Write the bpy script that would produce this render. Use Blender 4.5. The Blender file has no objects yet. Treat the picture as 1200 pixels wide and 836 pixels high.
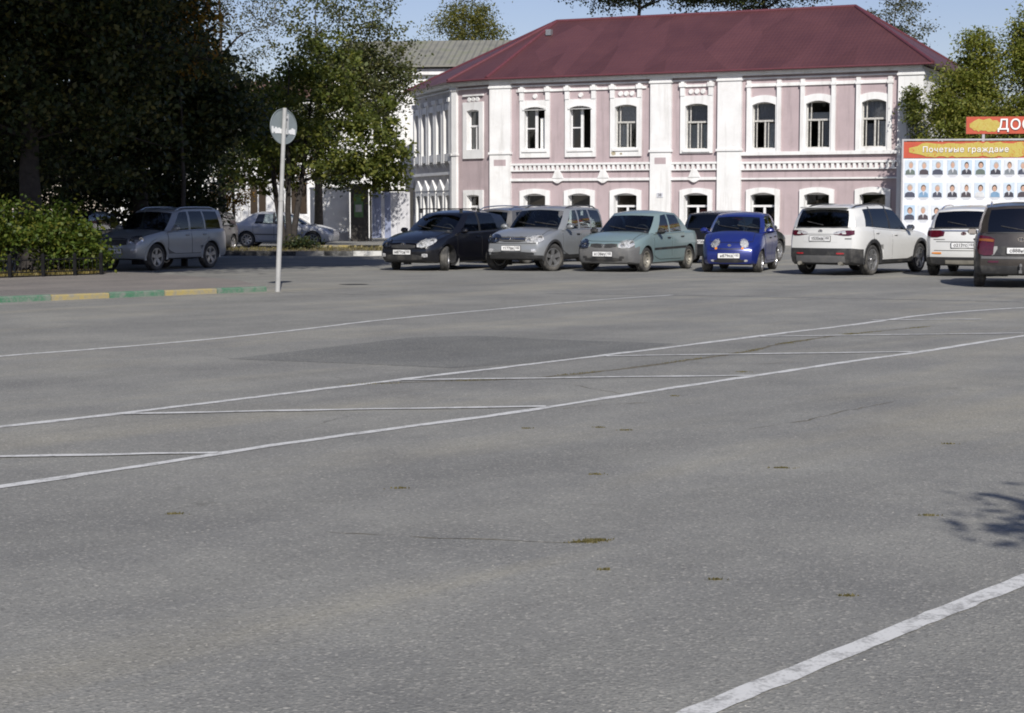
import bpy, bmesh, math, random
import numpy as np
from mathutils import Vector, Matrix
from mathutils.bvhtree import BVHTree

R = math.radians
random.seed(7)
S = bpy.context.scene
COL = S.collection

# ------------------------------------------------------------------ camera, sky, sun, exposure
cam_data = bpy.data.cameras.new('camera')
cam = bpy.data.objects.new('camera', cam_data)
COL.objects.link(cam)
cam.location = (0, 0, 1.55)
cam.rotation_euler = (R(90 - 4.944), 0, 0)
cam_data.sensor_width = 36
cam_data.lens = 60
cam_data.clip_start = 0.1
cam_data.clip_end = 3000
S.camera = cam

SUN_EL, SUN_AZ = 36.0, 9.0          # degrees; azimuth to the right of straight behind the camera
to_sun = Vector((math.sin(R(SUN_AZ)) * math.cos(R(SUN_EL)), -math.cos(R(SUN_AZ)) * math.cos(R(SUN_EL)), math.sin(R(SUN_EL))))
W = bpy.data.worlds.new('World')
S.world = W
W.use_nodes = True
wn = W.node_tree
bg = wn.nodes['Background']
sky = wn.nodes.new('ShaderNodeTexSky')
sky.sky_type = 'NISHITA'
sky.sun_disc = False
sky.sun_elevation = R(SUN_EL)
sky.sun_rotation = R(180 - SUN_AZ)
sky.air_density = 1.0
sky.dust_density = 0.35
sky.ozone_density = 3.0
tint = wn.nodes.new('ShaderNodeMix')
tint.data_type = 'RGBA'
tint.blend_type = 'MULTIPLY'
tint.inputs[0].default_value = 1.0
tint.inputs[7].default_value = (1.12, 0.97, 1.06, 1)
wn.links.new(sky.outputs[0], tint.inputs[6])
wn.links.new(tint.outputs[2], bg.inputs[0])
bg.inputs[1].default_value = 0.078
sun_d = bpy.data.lights.new('sun', 'SUN')
sun_d.energy = 4.6
sun_d.angle = R(0.53)
sun_d.color = (1.0, 0.955, 0.89)
sun_o = bpy.data.objects.new('sun', sun_d)
COL.objects.link(sun_o)
sun_o.rotation_euler = to_sun.to_track_quat('Z', 'Y').to_euler()
sun_o.location = (0, -20, 40)
S.view_settings.view_transform = 'Standard'
S.view_settings.look = 'None'
S.view_settings.gamma = 1
S.view_settings.exposure = 0.13
S.render.engine = 'CYCLES'
S.cycles.use_adaptive_sampling = True
S.cycles.use_denoising = True
S.cycles.filter_width = 1.9
S.cycles.max_bounces = 8
S.cycles.transparent_max_bounces = 24

# ------------------------------------------------------------------ materials
def new_mat(name):
    m = bpy.data.materials.new(name)
    m.use_nodes = True
    nt = m.node_tree
    return m, nt, nt.nodes['Principled BSDF']

def node(nt, t, **kw):
    n = nt.nodes.new('ShaderNode' + t)
    for k, v in kw.items():
        if k.startswith('i_'):
            n.inputs[k[2:].replace('_', ' ')].default_value = v
        else:
            setattr(n, k, v)
    return n

def ramp(nt, fac, stops):
    r = nt.nodes.new('ShaderNodeValToRGB')
    while len(r.color_ramp.elements) < len(stops):
        r.color_ramp.elements.new(0.5)
    for e, (p, c) in zip(r.color_ramp.elements, stops):
        e.position = p
        e.color = c if len(c) == 4 else (*c, 1)
    nt.links.new(fac, r.inputs[0])
    return r

def mixc(nt, fac, a, b, blend='MIX'):
    n = nt.nodes.new('ShaderNodeMix')
    n.data_type = 'RGBA'
    n.blend_type = blend
    for i, v in ((0, fac), (6, a), (7, b)):
        if hasattr(v, 'is_output') or isinstance(v, bpy.types.NodeSocket):
            nt.links.new(v, n.inputs[i])
        else:
            n.inputs[i].default_value = v if i == 0 else (*v[:3], 1)
    return n.outputs[2]

def simple(name, col, rough=0.6, metal=0.0, var=0.12, scale=6.0, bump=0.0, bscale=60.0, coat=0.0, spec=0.5, dirt=None):
    """plain surface whose colour and gloss wander a little"""
    m, nt, p = new_mat(name)
    tc = node(nt, 'TexCoord')
    nz = node(nt, 'TexNoise', i_Scale=scale, i_Detail=5.0, i_Roughness=0.6)
    nt.links.new(tc.outputs['Object'], nz.inputs['Vector'])
    lo = tuple(c * (1 - var) for c in col)
    hi = tuple(min(1, c * (1 + var)) for c in col)
    r = ramp(nt, nz.outputs[0], [(0.3, lo), (0.7, hi)])
    out = r.outputs[0]
    if dirt:
        n2 = node(nt, 'TexNoise', i_Scale=dirt[2], i_Detail=7.0, i_Roughness=0.7)
        nt.links.new(tc.outputs['Object'], n2.inputs['Vector'])
        rr = ramp(nt, n2.outputs[0], [(dirt[3], (0, 0, 0)), (dirt[3] + 0.16, (dirt[1],) * 3)])
        out = mixc(nt, rr.outputs[0], out, dirt[0])
    nt.links.new(out, p.inputs['Base Color'])
    p.inputs['Roughness'].default_value = rough
    p.inputs['Metallic'].default_value = metal
    p.inputs['Specular IOR Level'].default_value = spec
    p.inputs['Coat Weight'].default_value = coat
    p.inputs['Coat Roughness'].default_value = 0.06
    if bump:
        nb = node(nt, 'TexNoise', i_Scale=bscale, i_Detail=4.0)
        nt.links.new(tc.outputs['Object'], nb.inputs['Vector'])
        b = node(nt, 'Bump', i_Strength=bump, i_Distance=0.01)
        nt.links.new(nb.outputs[0], b.inputs['Height'])
        nt.links.new(b.outputs[0], p.inputs['Normal'])
    return m

def paint(name, col, metal=0.35, rough=0.38, dust=0.22):
    """car paint: clear coat over flake colour, with road dust"""
    m, nt, p = new_mat(name)
    tc = node(nt, 'TexCoord')
    n2 = node(nt, 'TexNoise', i_Scale=3.0, i_Detail=8.0, i_Roughness=0.65)
    nt.links.new(tc.outputs['Object'], n2.inputs['Vector'])
    rr = ramp(nt, n2.outputs[0], [(0.35, (0.1 * dust,) * 3), (0.75, (dust,) * 3)])
    nt.links.new(mixc(nt, rr.outputs[0], col, (0.2, 0.185, 0.16)), p.inputs['Base Color'])
    p.inputs['Metallic'].default_value = metal
    p.inputs['Roughness'].default_value = rough
    p.inputs['Coat Weight'].default_value = 0.7
    cr = ramp(nt, n2.outputs[0], [(0.3, (0.05,) * 3), (0.8, (0.22,) * 3)])
    nt.links.new(cr.outputs[0], p.inputs['Coat Roughness'])
    return m

def glass_mat(name, tint, refl=1.0, rough=0.02):
    m, nt, p = new_mat(name)
    nt.nodes.remove(p)
    out = nt.nodes['Material Output']
    tr = node(nt, 'BsdfTransparent')
    tr.inputs[0].default_value = (*tint, 1)
    gl = node(nt, 'BsdfGlossy')
    gl.inputs['Roughness'].default_value = rough
    gl.inputs['Color'].default_value = (refl, refl, refl, 1)
    lw = node(nt, 'Fresnel', i_IOR=1.75)
    mx = node(nt, 'MixShader')
    nt.links.new(lw.outputs[0], mx.inputs[0])
    nt.links.new(tr.outputs[0], mx.inputs[1])
    nt.links.new(gl.outputs[0], mx.inputs[2])
    nt.links.new(mx.outputs[0], out.inputs[0])
    return m

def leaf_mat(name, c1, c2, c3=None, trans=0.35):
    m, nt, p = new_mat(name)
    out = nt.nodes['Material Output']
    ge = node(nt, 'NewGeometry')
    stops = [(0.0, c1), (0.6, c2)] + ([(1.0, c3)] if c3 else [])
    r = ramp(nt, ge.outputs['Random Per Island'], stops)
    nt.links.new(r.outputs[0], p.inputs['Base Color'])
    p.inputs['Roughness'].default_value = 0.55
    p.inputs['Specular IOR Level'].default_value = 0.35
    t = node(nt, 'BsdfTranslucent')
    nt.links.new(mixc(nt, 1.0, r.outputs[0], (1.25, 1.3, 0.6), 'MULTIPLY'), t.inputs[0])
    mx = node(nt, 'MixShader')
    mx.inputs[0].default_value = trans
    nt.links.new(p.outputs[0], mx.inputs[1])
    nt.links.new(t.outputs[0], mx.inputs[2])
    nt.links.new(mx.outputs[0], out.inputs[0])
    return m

def asphalt_mat(name, base, warm, crack=True):
    m, nt, p = new_mat(name)
    L = nt.links.new
    tc = node(nt, 'TexCoord')
    O = tc.outputs['Object']
    # large worn areas, stretched along the driving direction
    mp = node(nt, 'Mapping')
    mp.vector_type = 'TEXTURE'
    mp.inputs['Rotation'].default_value = (0, 0, R(50))
    mp.inputs['Scale'].default_value = (9, 1.7, 1)
    L(O, mp.inputs['Vector'])
    n1 = node(nt, 'TexNoise', i_Scale=1.0, i_Detail=6.0, i_Roughness=0.6, i_Distortion=0.4)
    L(mp.outputs[0], n1.inputs['Vector'])
    c0 = ramp(nt, n1.outputs[0], [(0.28, tuple(x * 0.80 for x in base)), (0.5, base), (0.72, warm)]).outputs[0]
    n2 = node(nt, 'TexNoise', i_Scale=0.55, i_Detail=8.0, i_Roughness=0.7)
    L(O, n2.inputs['Vector'])
    c1 = mixc(nt, 0.55, c0, ramp(nt, n2.outputs[0], [(0.35, (0.34, 0.34, 0.35)), (0.65, (0.64, 0.63, 0.60))]).outputs[0], 'OVERLAY')
    # tyre-dark streaks
    mp2 = node(nt, 'Mapping')
    mp2.vector_type = 'TEXTURE'
    mp2.inputs['Rotation'].default_value = (0, 0, R(47))
    mp2.inputs['Scale'].default_value = (18, 0.9, 1)
    L(O, mp2.inputs['Vector'])
    n5 = node(nt, 'TexNoise', i_Scale=1.0, i_Detail=3.0, i_Distortion=0.8)
    L(mp2.outputs[0], n5.inputs['Vector'])
    st = ramp(nt, n5.outputs[0], [(0.56, (0, 0, 0)), (0.72, (0.32,) * 3)]).outputs[0]
    c1 = mixc(nt, st, c1, tuple(x * 0.62 for x in base))
    # aggregate: pale and dark stones
    v = node(nt, 'TexVoronoi', i_Scale=85.0)
    L(O, v.inputs['Vector'])
    vs = node(nt, 'SeparateColor')
    L(v.outputs['Color'], vs.inputs[0])
    pale = ramp(nt, vs.outputs[0], [(0.80, (0, 0, 0)), (0.97, (0.45,) * 3)]).outputs[0]
    c2 = mixc(nt, pale, c1, (0.42, 0.40, 0.36))
    dark = ramp(nt, vs.outputs[1], [(0.70, (0, 0, 0)), (0.95, (0.4,) * 3)]).outputs[0]
    c3 = mixc(nt, dark, c2, tuple(x * 0.45 for x in base))
    v2 = node(nt, 'TexVoronoi', i_Scale=30.0)
    L(O, v2.inputs['Vector'])
    vs2 = node(nt, 'SeparateColor')
    L(v2.outputs['Color'], vs2.inputs[0])
    big = ramp(nt, vs2.outputs[2], [(0.93, (0, 0, 0)), (0.99, (0.5,) * 3)]).outputs[0]
    near = ramp(nt, v2.outputs['Distance'], [(0.18, (1, 1, 1)), (0.32, (0, 0, 0))]).outputs[0]
    c3 = mixc(nt, mixc(nt, 1.0, big, near, 'MULTIPLY'), c3, (0.5, 0.48, 0.42))
    n3 = node(nt, 'TexNoise', i_Scale=45.0, i_Detail=4.0)
    L(O, n3.inputs['Vector'])
    c4 = mixc(nt, 0.25, c3, ramp(nt, n3.outputs[0], [(0.3, (0.35,) * 3), (0.7, (0.65,) * 3)]).outputs[0], 'OVERLAY')
    if crack:
        wn_ = node(nt, 'TexNoise', i_Scale=0.6, i_Detail=6.0)
        L(O, wn_.inputs['Vector'])
        wv = node(nt, 'VectorMath', operation='MULTIPLY_ADD')
        L(wn_.outputs['Color'], wv.inputs[0])
        wv.inputs[1].default_value = (2.4, 2.4, 0)
        L(O, wv.inputs[2])
        vc = node(nt, 'TexVoronoi', feature='DISTANCE_TO_EDGE', i_Scale=0.17)
        L(wv.outputs[0], vc.inputs['Vector'])
        ed = ramp(nt, vc.outputs['Distance'], [(0.0006, (1, 1, 1)), (0.0022, (0, 0, 0))]).outputs[0]
        gate = ramp(nt, n2.outputs[0], [(0.50, (0, 0, 0)), (0.62, (0.45,) * 3)]).outputs[0]
        c4 = mixc(nt, mixc(nt, 1.0, ed, gate, 'MULTIPLY'), c4, (0.045, 0.042, 0.032))
    L(c4, p.inputs['Base Color'])
    p.inputs['Roughness'].default_value = 0.88
    p.inputs['Specular IOR Level'].default_value = 0.3
    b = node(nt, 'Bump', i_Strength=0.5, i_Distance=0.006)
    L(v.outputs['Distance'], b.inputs['Height'])
    b2 = node(nt, 'Bump', i_Strength=0.35, i_Distance=0.012)
    L(n3.outputs[0], b2.inputs['Height'])
    L(b.outputs[0], b2.inputs['Normal'])
    L(b2.outputs[0], p.inputs['Normal'])
    return m

def worn_paint(name, col, under, thr=0.5, scale=9.0):
    """brushed paint worn through to what lies under it"""
    m, nt, p = new_mat(name)
    tc = node(nt, 'TexCoord')
    a = node(nt, 'TexNoise', i_Scale=scale, i_Detail=8.0, i_Roughness=0.7)
    nt.links.new(tc.outputs['Object'], a.inputs['Vector'])
    b = node(nt, 'TexNoise', i_Scale=70.0, i_Detail=3.0)
    nt.links.new(tc.outputs['Object'], b.inputs['Vector'])
    ad = node(nt, 'Math', operation='MULTIPLY_ADD')
    nt.links.new(b.outputs[0], ad.inputs[0])
    ad.inputs[1].default_value = 0.45
    nt.links.new(a.outputs[0], ad.inputs[2])
    r = ramp(nt, ad.outputs[0], [(thr, (0.06,) * 3), (thr + 0.22, (1, 1, 1))])
    nt.links.new(mixc(nt, r.outputs[0], under, col), p.inputs['Base Color'])
    p.inputs['Roughness'].default_value = 0.8
    bm_ = node(nt, 'Bump', i_Strength=0.3, i_Distance=0.005)
    nt.links.new(b.outputs[0], bm_.inputs['Height'])
    nt.links.new(bm_.outputs[0], p.inputs['Normal'])
    return m

# ------------------------------------------------------------------ mesh helpers
class MB:
    def __init__(s):
        s.v, s.f, s.m = [], [], []
    def add(s, vs, fs, mi=0):
        o = len(s.v)
        s.v += [tuple(p) for p in vs]
        s.f += [tuple(i + o for i in f) for f in fs]
        s.m += [mi] * len(fs)
    def box(s, a, b, mi=0):
        x0, y0, z0 = a
        x1, y1, z1 = b
        s.add([(x0, y0, z0), (x1, y0, z0), (x1, y1, z0), (x0, y1, z0), (x0, y0, z1), (x1, y0, z1), (x1, y1, z1), (x0, y1, z1)],
              [(0, 3, 2, 1), (4, 5, 6, 7), (0, 1, 5, 4), (1, 2, 6, 5), (2, 3, 7, 6), (3, 0, 4, 7)], mi)
    def tube(s, pts, rad, n=8, mi=0, cap=True):
        pts = [Vector(p) for p in pts]
        rad = rad if isinstance(rad, (list, tuple)) else [rad] * len(pts)
        o = len(s.v)
        ref = None
        for i, p in enumerate(pts):
            d = (pts[min(i + 1, len(pts) - 1)] - pts[max(i - 1, 0)])
            d.normalize()
            if ref is None:
                ref = Vector((0, 0, 1)) if abs(d.z) < 0.9 else Vector((1, 0, 0))
            a = d.cross(ref)
            if a.length < 1e-5:
                a = d.orthogonal()
            a.normalize()
            b = a.cross(d)
            ref = b
            for k in range(n):
                t = 2 * math.pi * k / n
                s.v.append(tuple(p + (a * math.cos(t) + b * math.sin(t)) * rad[i]))
        for i in range(len(pts) - 1):
            for k in range(n):
                k2 = (k + 1) % n
                s.f.append((o + i * n + k, o + i * n + k2, o + (i + 1) * n + k2, o + (i + 1) * n + k))
                s.m.append(mi)
        if cap:
            s.f.append(tuple(o + k for k in range(n))[::-1])
            s.f.append(tuple(o + (len(pts) - 1) * n + k for k in range(n)))
            s.m += [mi, mi]
    def lathe(s, prof, n=24, axis='y', mi=0, c=(0, 0, 0)):
        """prof: (axial, radius) closed loop"""
        o = len(s.v)
        for k in range(n):
            t = 2 * math.pi * k / n
            for a, r in prof:
                x, z = r * math.cos(t), r * math.sin(t)
                s.v.append((c[0] + x, c[1] + a, c[2] + z) if axis == 'y' else (c[0] + x, c[1] + z, c[2] + a))
        m = len(prof)
        for k in range(n):
            k2 = (k + 1) % n
            for j in range(m):
                j2 = (j + 1) % m
                s.f.append((o + k * m + j, o + k * m + j2, o + k2 * m + j2, o + k2 * m + j))
                s.m.append(mi)
    def grid(s, rows, mi=0, flip=False):
        o = len(s.v)
        nc = len(rows[0])
        for r in rows:
            s.v += [tuple(p) for p in r]
        for i in range(len(rows) - 1):
            for j in range(nc - 1):
                f = (o + i * nc + j, o + i * nc + j + 1, o + (i + 1) * nc + j + 1, o + (i + 1) * nc + j)
                s.f.append(f[::-1] if flip else f)
                s.m.append(mi)
    def mesh(s, name, mats, smooth=None):
        me = bpy.data.meshes.new(name)
        me.from_pydata(s.v, [], s.f)
        for m in (mats if isinstance(mats, (list, tuple)) else [mats]):
            me.materials.append(m)
        me.polygons.foreach_set('material_index', s.m)
        if smooth:
            me.polygons.foreach_set('use_smooth', [True] * len(me.polygons))
            me.update()
            me.set_sharp_from_angle(angle=R(smooth))
        me.update()
        return me
    def obj(s, name, mats, parent=None, smooth=None, loc=None):
        return link(name, s.mesh(name, mats, smooth), parent, loc)

def link(name, me, parent=None, loc=None, rot=None):
    o = bpy.data.objects.new(name, me)
    COL.objects.link(o)
    if parent:
        o.parent = parent
    if loc is not None:
        o.location = loc
    if rot is not None:
        o.rotation_euler = rot
    return o

def tag(o, label, cat, group=None):
    o['label'] = label
    o['category'] = cat
    if group:
        o['group'] = group
    return o

def thing(name, label, cat, loc=(0, 0, 0), rz=0.0, group=None):
    o = bpy.data.objects.new(name, None)
    COL.objects.link(o)
    o.empty_display_size = 0.2
    o.location = loc
    o.rotation_euler = (0, 0, rz)
    return tag(o, label, cat, group)

def struct(o):
    o['kind'] = 'structure'
    return o

def lerp(a, b, t):
    return a + (b - a) * t

def interp(tab, x):
    if x <= tab[0][0]:
        return tab[0][1]
    for (x0, y0), (x1, y1) in zip(tab, tab[1:]):
        if x <= x1:
            u = (x - x0) / (x1 - x0)
            return y0 + (y1 - y0) * u
    return tab[-1][1]

def sinterp(tab, x):
    """Catmull-Rom through the table"""
    n = len(tab)
    if x <= tab[0][0]:
        return tab[0][1]
    if x >= tab[-1][0]:
        return tab[-1][1]
    for i in range(n - 1):
        x0, y0 = tab[i]
        x1, y1 = tab[i + 1]
        if x <= x1:
            u = (x - x0) / (x1 - x0)
            m0 = (y1 - tab[i - 1][1]) / (x1 - tab[i - 1][0]) if i > 0 else (y1 - y0) / (x1 - x0)
            m1 = (tab[i + 2][1] - y0) / (tab[i + 2][0] - x0) if i + 2 < n else (y1 - y0) / (x1 - x0)
            h = x1 - x0
            return ((2 * u**3 - 3 * u * u + 1) * y0 + (u**3 - 2 * u * u + u) * h * m0 + (-2 * u**3 + 3 * u * u) * y1 + (u**3 - u * u) * h * m1)

def text_mesh(body, size, mat, extrude=0.002, spacing=1.0, align='CENTER', bold=0.0):
    cu = bpy.data.curves.new('lettering', 'FONT')
    cu.body = body
    cu.size = size
    cu.extrude = extrude
    cu.offset = bold
    cu.align_x = align
    cu.align_y = 'CENTER'
    cu.space_character = spacing
    cu.resolution_u = 3
    o = bpy.data.objects.new('lettering', cu)
    COL.objects.link(o)
    dg = bpy.context.evaluated_depsgraph_get()
    me = bpy.data.meshes.new_from_object(o.evaluated_get(dg))
    bpy.data.objects.remove(o)
    bpy.data.curves.remove(cu)
    me.materials.clear()
    me.materials.append(mat)
    return me
# ------------------------------------------------------------------ ground
M_ASPH = asphalt_mat('old_asphalt', (0.222, 0.221, 0.207), (0.29, 0.275, 0.228))
M_PATCH = asphalt_mat('patched_asphalt', (0.165, 0.167, 0.16), (0.19, 0.188, 0.175), crack=False)
M_PAVE = asphalt_mat('pavement_asphalt', (0.19, 0.175, 0.165), (0.25, 0.225, 0.205), crack=False)
M_LINE = worn_paint('worn_road_paint', (0.58, 0.58, 0.565), (0.23, 0.228, 0.22), 0.53)
M_LINEF = worn_paint('faded_road_paint', (0.42, 0.42, 0.41), (0.20, 0.20, 0.197), 0.70)
M_CRACK = simple('crack_dirt', (0.12, 0.105, 0.07), 0.95, var=0.4, scale=8)
M_SPOT = simple('dark_spot_tone', (0.025, 0.024, 0.024), 0.8, var=0.3)
M_SOIL = simple('verge_soil', (0.105, 0.085, 0.055), 0.95, var=0.4, scale=3, bump=0.6, bscale=20)
M_YEL = worn_paint('worn_yellow_kerb', (0.33, 0.26, 0.09), (0.22, 0.21, 0.18), 0.60, 6)
M_GRN = worn_paint('worn_green_kerb', (0.05, 0.15, 0.085), (0.18, 0.19, 0.17), 0.60, 6)
M_KWH = worn_paint('worn_white_kerb', (0.55, 0.55, 0.53), (0.24, 0.24, 0.23), 0.56, 5)
M_KBK = worn_paint('worn_black_kerb', (0.035, 0.035, 0.035), (0.16, 0.16, 0.155), 0.56, 5)
M_DRY = simple('kerb_concrete', (0.27, 0.265, 0.25), 0.9, var=0.2, bump=0.4)

def sheet(name, pts, z, mat, kind=True):
    m = MB()
    m.add([(x, y, z) for x, y in pts], [tuple(range(len(pts)))])
    return struct(m.obj(name, mat))

g0 = MB()
g0.grid([[(x, y, 0) for x in (-700, -60, -20, 20, 60, 700)] for y in (-300, -20, 20, 60, 100, 1200)])
struct(g0.obj('ground', M_ASPH))

def ribbon(name, pts, width, z, mat, wob=0.015, step=0.25, parent=None, taper=False, seed=1, wander=0.0):
    rnd = random.Random(seed)
    P = [Vector((x, y)) for x, y in pts]
    # Catmull-Rom through the points
    dense = []
    for i in range(len(P) - 1):
        p0, p1, p2, p3 = P[max(i - 1, 0)], P[i], P[i + 1], P[min(i + 2, len(P) - 1)]
        n = max(2, int((p2 - p1).length / step))
        for k in range(n):
            t = k / n
            dense.append(0.5 * ((2 * p1) + (-p0 + p2) * t + (2 * p0 - 5 * p1 + 4 * p2 - p3) * t * t + (-p0 + 3 * p1 - 3 * p2 + p3) * t**3))
    dense.append(P[-1])
    m = MB()
    rows = []
    N = len(dense)
    for i, p in enumerate(dense):
        d = dense[min(i + 1, N - 1)] - dense[max(i - 1, 0)]
        d.normalize()
        nrm = Vector((-d.y, d.x))
        p = p + nrm * rnd.gauss(0, 1) * wander
        f = 1.0
        if taper:
            f = max(0.12, max(0.0, math.sin(math.pi * i / (N - 1))) ** 0.6) * (0.5 + rnd.random())
        a = p + nrm * (width / 2 * f + rnd.uniform(-wob, wob))
        b = p - nrm * (width / 2 * f + rnd.uniform(-wob, wob))
        rows.append([(a.x, a.y, z), (b.x, b.y, z)])
    m.grid(rows)
    o = m.obj(name, mat)
    return struct(o) if parent is None else o

ribbon('road_marking', [(-7.5, 15.2), (-5.4, 17.92), (-4.55, 18.95), (-3.7, 20.12), (-2.85, 21.65), (-1.8, 23.85), (0.0, 26.79), (1.45, 29.05), (2.93, 30.79)], .095, .004, M_LINE, seed=2)
ribbon('road_marking', [(.63, 31.41), (2.93, 30.79), (5.93, 29.61), (8.56, 28.52), (11, 27.5)], .10, .004, M_LINEF, seed=3)
ribbon('road_marking', [(-5.2, 10.2), (-3.65, 12.07), (-3.18, 12.61), (-2.11, 14.0), (-.79, 15.75), (0, 16.75), (.9, 17.95), (1.93, 19.3), (3.15, 20.97), (4.58, 22.83), (5.97, 24.85), (7.06, 26.0), (8.05, 26.79), (10, 28)], .10, .004, M_LINE, seed=4)
ribbon('road_marking', [(-4.6, 7.3), (-2.86, 9.45), (-2.38, 10.04), (-1.84, 10.75), (-1.17, 11.61), (0, 12.93), (1.24, 14.53), (2.41, 16.0), (3.52, 17.4), (4.45, 18.5), (6.26, 20.83), (9, 24.2)], .092, .004, M_LINE, seed=5)
for k, (a, b) in enumerate([((-4.4, 10.4), (-1.87, 10.77)), ((-2.94, 12.83), (.27, 13.33)), ((-1.01, 15.4), (2.3, 15.82)), ((.99, 17.92), (4.35, 18.46)), ((3.01, 20.69), (6.39, 21.26)), ((5.03, 23.75), (6.6, 23.95))]):
    mid = ((a[0] + b[0]) / 2, (a[1] + b[1]) / 2 + .02)
    ribbon('road_marking', [a, mid, b], .085, .007, M_LINE, wob=.018, seed=10 + k)
ribbon('road_marking', [(-.3, 4.1), (.57, 5.15), (.86, 5.5), (1.2, 5.91), (1.63, 6.43), (2.15, 7.05), (3.0, 8.07)], .098, .004, M_LINE, step=.08, wob=.006, seed=20)
ribbon('road_marking', [(-4.3, 31.9), (-3.2, 31.2), (-2.2, 30.9)], .06, .004, M_LINEF, seed=21)
# darker repair
sheet('asphalt_patch', [(-2.93, 17.61), (-2.3, 18.7), (-1.24, 20.55), (-.4, 20.85), (.6, 20.2), (1.87, 19.63), (1.2, 18.4), (.1, 17.1), (-.6, 16.6), (-1.6, 17.1)], .002, M_PATCH)
# cracks filled with dirt
cracks = [[(-1.5, 15.0), (-.7, 15.3), (.1, 15.55), (.9, 16.3), (1.9, 17.6), (2.6, 18.6), (3.1, 19.6), (4.0, 20.9), (4.9, 21.9), (5.6, 22.6)],
          [(.55, 15.0), (.75, 14.6), (1.0, 14.2), (1.28, 14.0)], [(1.6, 11.9), (2.1, 12.4), (2.6, 13.1), (3.1, 13.7)], [(-.9, 8.1), (-.5, 8.0), (.0, 7.9), (.35, 7.85)],
          
          [(1.8, 17.2), (2.4, 17.0), (2.9, 17.3)], [(.4, 13.2), (1.0, 13.6), (1.5, 13.55)]]
for k, cpts in enumerate(cracks):
    ribbon('asphalt_crack', cpts, .009 if k else .075, .0015, M_CRACK, wob=.010, step=.09, taper=True, seed=40 + k, wander=.010)
m = MB()
rnd = random.Random(5)
m.add([(-3.25 + .30 * math.cos(a) * rnd.uniform(.85, 1.1), 35.1 + .22 * math.sin(a) * rnd.uniform(.8, 1.1), .005) for a in [2 * math.pi * k / 22 for k in range(22)]], [tuple(range(22))])
struct(m.obj('dark_spot', M_SPOT))  # flat near-black ellipse on the asphalt

# ---- left pavement with its painted kerb
PAVE_Z = 0.10
KA, KB = Vector((-20.0, 16.77)), Vector((-4.62, 32.12))
kd = (KB - KA).normalized()
kn = Vector((-kd.y, kd.x))
pv = [KA + kn * .16, KB + kn * .16, Vector((-5.6, 35.0)), Vector((-7.3, 37.6)), Vector((-8.4, 39.1)), Vector((-9.3, 39.6)), Vector((-30, 39.0)), Vector((-30, 16.9))]
m = MB()
n = len(pv)
m.add([(p.x, p.y, PAVE_Z - .004) for p in pv] + [(p.x, p.y, 0) for p in pv], [tuple(range(n))] + [(i, i + n, (i + 1) % n + n, (i + 1) % n) for i in range(n)])
pave = struct(m.obj('pavement', M_PAVE))
kerb = thing('painted_kerb', 'low concrete kerb painted in yellow and green blocks by the no-traffic sign post', 'kerb', (0, 0, 0))
kerb['label'] = 'kerb of yellow and green painted blocks in front of the low black fence'
Lk = (KB - KA).length
bl = 1.13
nk = int(Lk / bl)
for k in range(nk):
    a = KB - kd * (bl * (k + 1) - .012)
    b = KB - kd * (bl * k)
    mm = MB()
    j = random.uniform(-.008, .008)
    q = [a, b, b + kn * .155, a + kn * .155]
    top = [(p.x + (kn.x * .02 if i < 2 else 0), p.y + (kn.y * .02 if i < 2 else 0), PAVE_Z + j) for i, p in enumerate(q)]
    mid = [(p.x, p.y, PAVE_Z - .02 + j) for p in q]
    bot = [(p.x, p.y, -.05) for p in q]
    mm.add(top + mid + bot, [(0, 1, 2, 3)] + [(i + 4, (i + 1) % 4 + 4, (i + 1) % 4, i) for i in range(4)] + [(i + 8, (i + 1) % 4 + 8, (i + 1) % 4 + 4, i + 4) for i in range(4)])
    mm.obj('kerb_block', M_GRN if k % 2 == 0 else M_YEL, kerb)
# earth bed behind the fence
sheet('earth_bed', [(-30, 34.0), (-12.9, 34.1), (-10.6, 36.35), (-9.15, 38.1), (-9.2, 38.9), (-29.9, 38.9)], PAVE_Z + .02, M_SOIL)

# ---- far verge with black and white kerb
VZ = 0.15
sheet('verge', [(-32, 57.15), (-1.6, 56.75), (-.2, 60), (-1.6, 62.6), (-32, 63)], VZ - .01, M_SOIL)
kerb2 = thing('far_kerb', 'kerb of black and white painted blocks along the verge under the slanting tree', 'kerb')
x = -32.0
k = 0
while x < -1.7:
    mm = MB()
    y = lerp(57.0, 56.6, (x + 32) / 30.4)
    w_ = .94
    mm.box((x, y, -.05), (x + w_, y + .16, VZ + random.uniform(-.01, .01)))
    mm.obj('kerb_block', M_KBK if (k % 3 == 0 or x < -7.2) else (M_KWH if k % 3 == 1 else M_DRY), kerb2)
    x += w_ + .015
    k += 1
m = MB()
m.box((-7.6, 62.9, 0), (-.4, 63.05, .22))
tag(m.obj('yellow_kerb', M_YEL), 'thin yellow painted kerb on the far side of the verge by the gate', 'kerb')
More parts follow.
